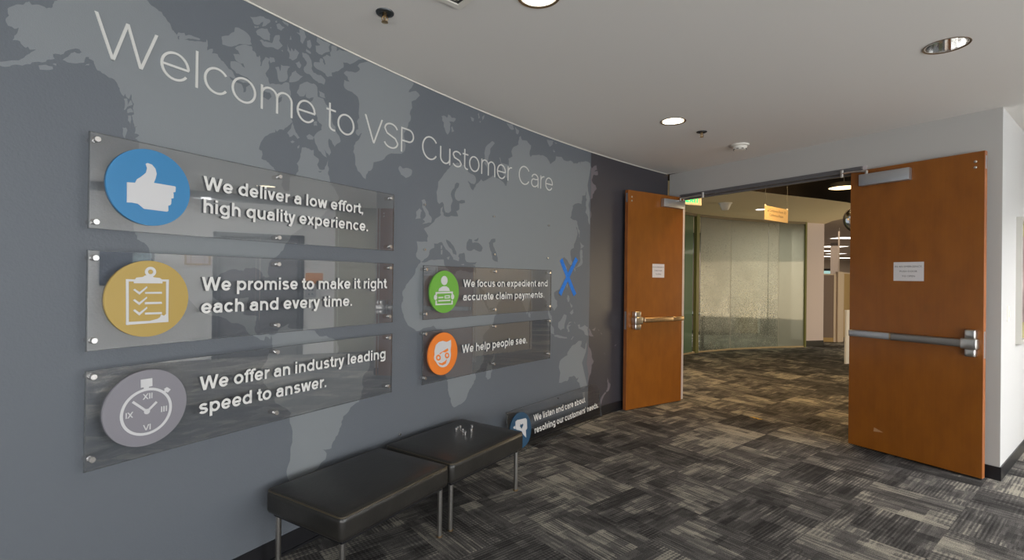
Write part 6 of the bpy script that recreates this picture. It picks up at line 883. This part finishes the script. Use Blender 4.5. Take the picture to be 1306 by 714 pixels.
# ------------------------------------------------------------------ beyond the doorway
GZ = 2.785
edge = [(.6, 6.0), (2.0, 6.68), (3.468, 7.372), (4.165, 7.70), (5.0, 8.06), (5.554, 8.335), (6.2, 8.80), (6.65, 9.40), (6.87, 10.23), (6.95, 10.9), (7.2, 11.6)]
mb = MB(); pl = edge + [(7.2, 14.6), (.6, 14.6)]; tri = tessellate_polygon([[Vector((a, b, 0)) for a, b in pl]])
mb.add([(a, b, GZ) for a, b in pl] + [(a, b, 3.42) for a, b in pl], [tuple(t) for t in tri], 0)
n = len(pl); mb.add([(a, b, GZ) for a, b in edge] + [(a, b, 3.42) for a, b in edge], [(i, i + 1, len(edge) + i + 1, len(edge) + i) for i in range(len(edge) - 1)], 1)
tag(mb.build('ceiling_corridor', [M_soffit, M_deck], recalc=False), 'curved tan soffit beyond the doorway', 'ceiling', kind='structure')
mb = MB(); mb.box((.4, 3.2, 3.42), (14, 11.9, 3.5)); mb.box((7.2, 11.8, 3.0), (14, 11.9, 3.42)); tag(mb.build('ceiling_open', M_deck), 'open black ceiling deck beyond the doorway', 'ceiling', kind='structure')
mb = MB()
for (a, b) in (((2.5, 7.1), (6.6, 4.2)), ((3.4, 8.6), (8.2, 5.2)), ((4.4, 9.6), (9.0, 6.4))):
    a3 = Vector((*a, 3.22)); b3 = Vector((*b, 3.22)); t = (b3 - a3).normalized(); s = t.cross(Vector((0, 0, 1))) * .05
    mb.add([a3 - s, a3 + s, a3 + s + Vector((0, 0, .2)), a3 - s + Vector((0, 0, .2)), b3 - s, b3 + s, b3 + s + Vector((0, 0, .2)), b3 - s + Vector((0, 0, .2))], [(0, 1, 5, 4), (1, 2, 6, 5), (2, 3, 7, 6), (3, 0, 4, 7), (0, 3, 2, 1), (4, 5, 6, 7)])
tag(mb.build('trim_3', mat('beam_brown', (.06, .042, .03), .8)), 'black beams under the open ceiling deck', 'beam', kind='structure')
mb = MB(); mb.tube([(3.35, 5.98, 3.12), (4.82, 7.77, 3.12)], .016, 8); tag(mb.build('conduit_pipe', mat('conduit_tan', (.25, .18, .10), .5)), 'thin tan conduit crossing the black open ceiling', 'pipe')
mb = MB(); mb.box((7.2, 11.8, 3.0), (24, 36, 3.06)); tag(mb.build('ceiling_office', mat('office_tile', (.50, .40, .33), .9)), 'office ceiling far beyond the doorway, warm light tinted into its colour', 'ceiling', kind='structure')  # brown cast of the warm office lamps put into the tile colour
mb = MB(); mb.box((2, 35, 0), (24, 35.1, 3.0)); mb.box((23.9, 3, 0), (24, 35, 3.42)); mb.box((14.0, 3.0, 0), (14.1, 11.9, 3.5)); tag(mb.build('wall_office', M_cream), 'far cream office wall', 'wall', kind='structure')
# curved conference glazing
GP = [(2.35, 8.72), (3.05, 9.50), (3.433, 9.854), (3.685, 10.062), (3.80, 10.135), (4.615, 10.589), (5.594, 10.955), (6.512, 11.179)]
wg = thing('window_3', (5.0, 10.7, 0), 'curved frosted glass wall of the meeting room beyond the doorway', 'glass wall', kind='structure')
def gseg(a, b, z0, z1, th, m, name, sub=1):
    mb = MB(); a = Vector((*a, 0)); b = Vector((*b, 0)); t = (b - a).normalized(); s = Vector((-t.y, t.x, 0)) * th / 2; Z0, Z1 = Vector((0, 0, z0)), Vector((0, 0, z1))
    mb.add([a - s + Z0, b - s + Z0, b + s + Z0, a + s + Z0, a - s + Z1, b - s + Z1, b + s + Z1, a + s + Z1], [(0, 3, 2, 1), (4, 5, 6, 7), (0, 1, 5, 4), (1, 2, 6, 5), (2, 3, 7, 6), (3, 0, 4, 7)])
    return mb.build(name, m, wg)
def gcurve(i0, i1, k):   # quadratic-ish point between listed points
    return [(GP[i0][0] + (GP[i1][0] - GP[i0][0]) * j / k, GP[i0][1] + (GP[i1][1] - GP[i0][1]) * j / k) for j in range(k + 1)]
for a, b in ((GP[0], GP[1]), (GP[1], (3.60, 10.0))): gseg(a, b, .03, 2.74, .012, M_green, 'clear_pane')
for a, b in ((GP[4], GP[5]), (GP[5], GP[6])): gseg((a[0] + .006, a[1]), (b[0] - .006, b[1]), .03, 2.74, .012, M_frost, 'frosted_pane')
XM = (5.86, 11.03)
gseg((GP[6][0] + .006, GP[6][1]), XM, .03, 2.74, .012, M_frost, 'frosted_pane'); gseg(XM, GP[7], .03, 2.74, .012, frosted('light_film', .42), 'clear_pane')
for a in (GP[5], XM): mb = MB(); mb.lathe([(.007, .03), (.007, 2.735)], (a[0], a[1], 0), n=8); mb.build('pane_joint', M_letter, wg)
mb = MB()
def gpost(mb, x, y, w, d, z0=0, z1=GZ):
    t = Vector((.84, .54, 0)); s = Vector((-.54, .84, 0)); o = Vector((x, y, 0)); vs = []
    for z in (z0, z1): vs += [o - t * w / 2 - s * d / 2 + Vector((0, 0, z)), o + t * w / 2 - s * d / 2 + Vector((0, 0, z)), o + t * w / 2 + s * d / 2 + Vector((0, 0, z)), o - t * w / 2 + s * d / 2 + Vector((0, 0, z))]
    mb.add(vs, [(0, 3, 2, 1), (4, 5, 6, 7), (0, 1, 5, 4), (1, 2, 6, 5), (2, 3, 7, 6), (3, 0, 4, 7)])
gpost(mb, 3.705, 10.07, .09, .07); mb.build('mullion', M_olive, wg); mb = MB(); gpost(mb, 6.535, 11.19, .06, .06); mb.build('mullion', M_olive, wg)
for i in range(len(GP) - 1): gseg(GP[i], GP[i + 1], 2.735, GZ, .06, mat('head_channel', (.16, .13, .08), .5), 'head_channel'); gseg(GP[i], GP[i + 1], 0, .03, .04, mat('floor_channel', (.42, .33, .20), .5), 'floor_channel')
# column at the end of the glazing
mb = MB(); co = [(6.60, 11.28), (7.10, 11.415), (7.00, 11.80), (6.50, 11.66)]; mb.add([(a, b, 0) for a, b in co] + [(a, b, 2.90) for a, b in co], [(0, 1, 5, 4), (1, 2, 6, 5), (2, 3, 7, 6), (3, 0, 4, 7), (4, 5, 6, 7)])
tag(mb.build('wall_column', M_lav), 'pinkish white column at the end of glass wall', 'column', kind='structure')
mb = MB(); cc = Vector((6.8, 11.54, 0)); cb = [cc + (Vector((a, b, 0)) - cc) * 1.025 for a, b in co]; mb.add(cb + [v + Vector((0, 0, .13)) for v in cb], [(0, 1, 5, 4), (1, 2, 6, 5), (2, 3, 7, 6), (3, 0, 4, 7), (4, 5, 6, 7)])
tag(mb.build('baseboard_column', M_black), 'black base round the foot of the column', 'baseboard', kind='structure')
# meeting room behind the frosted glass
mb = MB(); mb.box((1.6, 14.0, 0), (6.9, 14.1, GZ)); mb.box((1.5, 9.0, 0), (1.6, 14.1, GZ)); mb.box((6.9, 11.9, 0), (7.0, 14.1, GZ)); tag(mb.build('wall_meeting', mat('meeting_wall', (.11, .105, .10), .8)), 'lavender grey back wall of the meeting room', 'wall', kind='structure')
d3 = thing('door_3', (6.5, 13.95, 0), 'tan inner door seen dimly through the glass wall', 'door', kind='structure')
mb = MB(); mb.box((6.2, 13.94, 0.01), (6.85, 13.985, 2.1)); mb.build('door_leaf', M_tan, d3); mb = MB(); mb.box((6.12, 13.93, 0), (6.2, 13.99, 2.18)); mb.box((6.85, 13.93, 0), (6.9, 13.99, 2.18)); mb.box((6.2, 13.93, 2.1), (6.85, 13.99, 2.18)); mb.build('door_surround', M_rwall, d3)
tc_ = thing('dark_stand_in', (5.6, 13.6, 0), 'tall dark cabinet added for the dark shape in the speckled glass', 'block')  # added dark box standing in for a dark reflection in the glazing
mb = MB(); mb.box((5.0, 13.45, .08), (6.0, 13.97, 2.2)); mb.build('carcass', M_brownfab, tc_); mb = MB(); mb.box((5.03, 13.43, .1), (5.49, 13.45, 2.18)); mb.build('block_front', M_brownfab, tc_); mb = MB(); mb.box((5.51, 13.43, .1), (5.97, 13.45, 2.18)); mb.build('block_front', M_brownfab, tc_); mb = MB(); mb.box((5.02, 13.5, 0), (5.98, 13.95, .08)); mb.build('plinth', M_black, tc_)
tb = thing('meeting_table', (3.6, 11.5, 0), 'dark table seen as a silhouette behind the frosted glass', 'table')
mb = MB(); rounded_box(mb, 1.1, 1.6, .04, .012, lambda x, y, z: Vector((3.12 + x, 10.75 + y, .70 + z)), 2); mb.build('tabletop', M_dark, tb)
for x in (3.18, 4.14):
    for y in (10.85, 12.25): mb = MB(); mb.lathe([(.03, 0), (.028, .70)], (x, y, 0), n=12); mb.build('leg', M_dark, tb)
# exit sign, hanging sign, soffit fittings, mirror
ex = thing('exit_sign', (2.56, 7.3, 2.62), 'green lit exit sign hanging beyond the doorway head', 'exit sign')
ed = Vector((.93, .36, 0)); en = Vector((.36, -.93, 0)); eo = Vector((2.45, 7.23, 2.55)); f5 = lambda a, z, d: eo + ed * a + en * d + Vector((0, 0, z))
mb = MB(); rounded_box(mb, .345, .19, .04, .008, lambda x, y, z: f5(x, y, z - .04), 2); hs = mb.build('sign_housing', mat('exit_housing', (.62, .56, .42), .6), ex)
mb = MB(); put_text(mb, 'EXIT', .20, .05, .295, .035, .125, .0005, .003, f5); mb.build('lit_letters', mat('exit_green', (.0, .3, .08), .5, emit=(.02, .9, .18), estr=1.6), hs)
mb = MB(); mb.lathe([(.05, .245), (.05, .215), (.015, .21), (.015, .185)], f5(.17, 0, -.02), n=16); mb.build('ceiling_mount', M_plastic, ex)
hg = thing('hanging_sign', (3.72, 7.14, 2.33), 'tan rectangular direction sign hanging on wires beyond doorway', 'sign')
ho = Vector((3.52, 7.0, 2.317)); hd = Vector((.804, .595, 0)); hn = Vector((.595, -.804, 0)); f6 = lambda a, z, d: ho + hd * a + hn * d + Vector((0, 0, z))
mb = MB(); mb.box((0, 0, -.004), (.67, .197, .004), f6); mb.build('sign_board', mat('sign_tan', (.50, .37, .19), .55), hg)
mb = MB(); small_text(mb, ['Conference Room 3D', 'Conference Room'], .12, .160, .038, .062, .0052, f6, align='L', squeeze=1.0); mb.prism([(.07, .120), (.085, .148), (.10, .120)], .004, .0055, f6); mb.build('sign_text', M_ink, hg)
for a in (.014, .655):
    mb = MB(); mb.box((a - .012, .19, -.006), (a + .012, .212, .006), f6); cl = mb.build('sign_clip', M_plastic, hg)
    mb = MB(); mb.tube([f6(a, .205, 0), f6(a, .205, 0) * 1 + Vector((0, 0, 3.42 - 2.317 - .205))], .0018, 6); mb.build('hanging_wire', M_dark, cl)
cs_ = thing('ceiling_speaker', (3.64, 8.59, GZ), 'cream cone shaped speaker on the tan soffit beyond doorway', 'speaker')
mb = MB(); mb.lathe([(.112, 0), (.112, -.012), (.100, -.02)], (3.64, 8.59, GZ), n=32); mb.build('mounting_base', M_plastic, cs_, smooth=True, angle=30)
mb = MB(); mb.lathe([(.098, -.018), (.060, -.105), (.050, -.120), (.0, -.123)], (3.64, 8.59, GZ), n=32); mb.build('speaker_cone', M_plastic, cs_, smooth=True, angle=30)
sl = thing('soffit_downlight', (4.60, 9.27, GZ), 'round lit lamp in the tan soffit behind hanging sign', 'light')
mb = MB(); mb.lathe([(.10, -.006), (.115, -.004), (.118, 0)], (4.60, 9.27, GZ), n=28, cap0=False, cap1=False); mb.build('trim_ring', M_plastic, sl); mb = MB(); mb.lathe([(.10, -.003), (.10, -.001)], (4.60, 9.27, GZ), n=28); mb.build('lamp_lens', M_trof, sl)
for (x, y, z, r, lab) in ((4.90, 7.42, 2.85, .20, 'round glowing pendant lamp in black open ceiling beside door'), (4.385, 7.27, 2.95, .15, 'small glowing pendant lamp high in the black open ceiling')):
    pl_ = thing('pendant_lamp', (x, y, z), lab, 'light', 'lamps in the open ceiling')
    mb = MB(); mb.lathe([(r, 0), (r * 1.04, .02), (r * .9, .07), (.05, .09)], (x, y, z), n=32, cap0=False); mb.build('lamp_housing', M_dark, pl_, smooth=True)
    mb = MB(); mb.lathe([(r * .97, .006), (r * .97, .010)], (x, y, z), n=32); mb.build('lamp_diffuser', mat('pendant_glow', (1, 1, 1), .5, emit=(1, .72, .36), estr=4.0 if r > .18 else .9), pl_)
    mb = MB(); mb.tube([(x, y, z + .08), (x, y, 3.42)], .008, 8); mb.build('lamp_stem', M_dark, pl_)
mr = thing('convex_mirror', (5.10, 7.5, 2.2), 'round convex safety mirror with black rim half hidden by door', 'mirror')
mc_ = Vector((5.165, 7.45, 2.40)); ax = Vector((-.55, -.83, -.05)).normalized()
mb = MB(); mb.lathe([(.2, 0), (.19, .02), (.15, .04), (.09, .055), (.03, .061)], mc_, ax, 32); mb.build('mirror_dome', M_chrome, mr, smooth=True)
mb = MB(); mb.lathe([(.195, -.012), (.213, -.008), (.216, .008), (.198, .014)], mc_, ax, 32, cap0=True, cap1=False); mb.build('mirror_rim', M_black, mr, smooth=True); mb = MB(); mb.tube([mc_ - ax * .01, mc_ + Vector((.1, .12, .2)), mc_ + Vector((.1, .12, 1.02))], .012, 8); mb.build('mirror_bracket', M_dark, mr)
# office furniture
def slab(mb, a, b, th, z0, z1, mi=0):
    a = Vector((*a, 0)); b = Vector((*b, 0)); t = (b - a).normalized(); s = Vector((-t.y, t.x, 0)) * th / 2; Z0, Z1 = Vector((0, 0, z0)), Vector((0, 0, z1))
    mb.add([a - s + Z0, b - s + Z0, b + s + Z0, a + s + Z0, a - s + Z1, b - s + Z1, b + s + Z1, a + s + Z1], [(0, 3, 2, 1), (4, 5, 6, 7), (0, 1, 5, 4), (1, 2, 6, 5), (2, 3, 7, 6), (3, 0, 4, 7)], mi)
def cubicle(name, a, b, h, m, label, foot):
    root = thing(name, ((a[0] + b[0]) / 2, (a[1] + b[1]) / 2, 0), label, 'partition', 'office cubicle partitions')
    mb = MB(); slab(mb, a, b, .06, .10, h - .03); mb.build('fabric_panel', m, root); mb = MB(); slab(mb, a, b, .07, h - .03, h); mb.build('top_cap', M_cream, root)
    mb = MB(); slab(mb, a, b, .065, 0, .10); mb.build('kick_plate', foot, root); mb = MB(); t = (Vector((*b, 0)) - Vector((*a, 0))).normalized() * .05; slab(mb, (a[0] - t.x, a[1] - t.y), a, .075, 0, h); mb.build('end_post', M_cream, root)
cubicle('cubicle_partition', (7.86, 12.27), (7.10, 12.32), 1.66, M_brownfab, 'brown fabric office partition beside the column', M_tan)
cubicle('cubicle_partition', (8.16, 12.38), (9.1, 13.2), 1.70, M_tan, 'tan fabric office partition with pale end post', M_black)
mb = MB(); slab(mb, (7.93, 12.24), (8.10, 12.30), .07, 0, 1.71); tag(mb.build('partition_post', M_cream), 'wide pale post standing between two office partitions', 'post')
mb = MB(); slab(mb, (5.965, 8.955), (6.40, 9.16), .03, 0, .96); tag(mb.build('low_screen', M_rwall), 'low white screen edge just behind the large door', 'screen')
mb = MB(); mb.lathe([(.02, 0), (.02, 3.0)], (9.25, 14.2, 0), n=10); tag(mb.build('service_pole', M_cream), 'thin cream pole rising above the tan partition', 'pole')
mb = MB(); mb.box((12.57, 19.6, 0), (12.78, 19.8, 3.0)); tag(mb.build('wall_pillar', mat('pillar_tan', (.36, .30, .25), .8)), 'cream pillar far back in the office', 'pillar', kind='structure')
wn = thing('window_4', (21.7, 34.9, 1.5), 'pale teal window at far end of office', 'window', kind='structure')
mb = MB(); mb.box((20.9, 34.90, 1.0), (22.4, 34.96, 2.25)); mb.build('window_pane', mat('teal_daylight', (.2, .35, .33), .3, emit=(.38, .62, .58), estr=.8), wn); mb = MB(); mb.box((20.8, 34.86, 2.25), (22.5, 34.96, 2.4)); mb.box((20.8, 34.86, .9), (22.5, 34.96, 1.0)); mb.build('window_frame', M_dark, wn)
TR = []
for (px, py, sx, lab) in ((1063, 314.5, .95, 'bright office ceiling light nearest the white column'), (1081, 303.5, .9, 'bright office ceiling light closest to the door edge'), (1053, 320, .8, 'office ceiling light peeping past the column'), (1066, 323.5, .8, 'middle office ceiling light in the second row'), (1077, 329, 1.0, 'farthest office ceiling light towards the door edge'), (1054, 327, .9, 'farthest office ceiling light beside the column')):
    d = _f + _ri * ((px - 653) / FPX) - _up * ((py - 357 - SHIFT) / FPX); t = (2.985 - CAMH) / d.z; q = Vector((0, 0, CAMH)) + d * t
    root = thing('office_troffer', q, lab, 'light', 'office ceiling lights')
    mb = MB(); mb.box((q.x - sx / 2, q.y - .35, 2.985), (q.x + sx / 2, q.y + .35, 3.0)); mb.build('light_housing', M_plastic, root); mb = MB(); mb.box((q.x - sx / 2 + .04, q.y - .31, 2.980), (q.x + sx / 2 - .04, q.y + .31, 2.986)); mb.build('light_diffuser', M_trof, root)
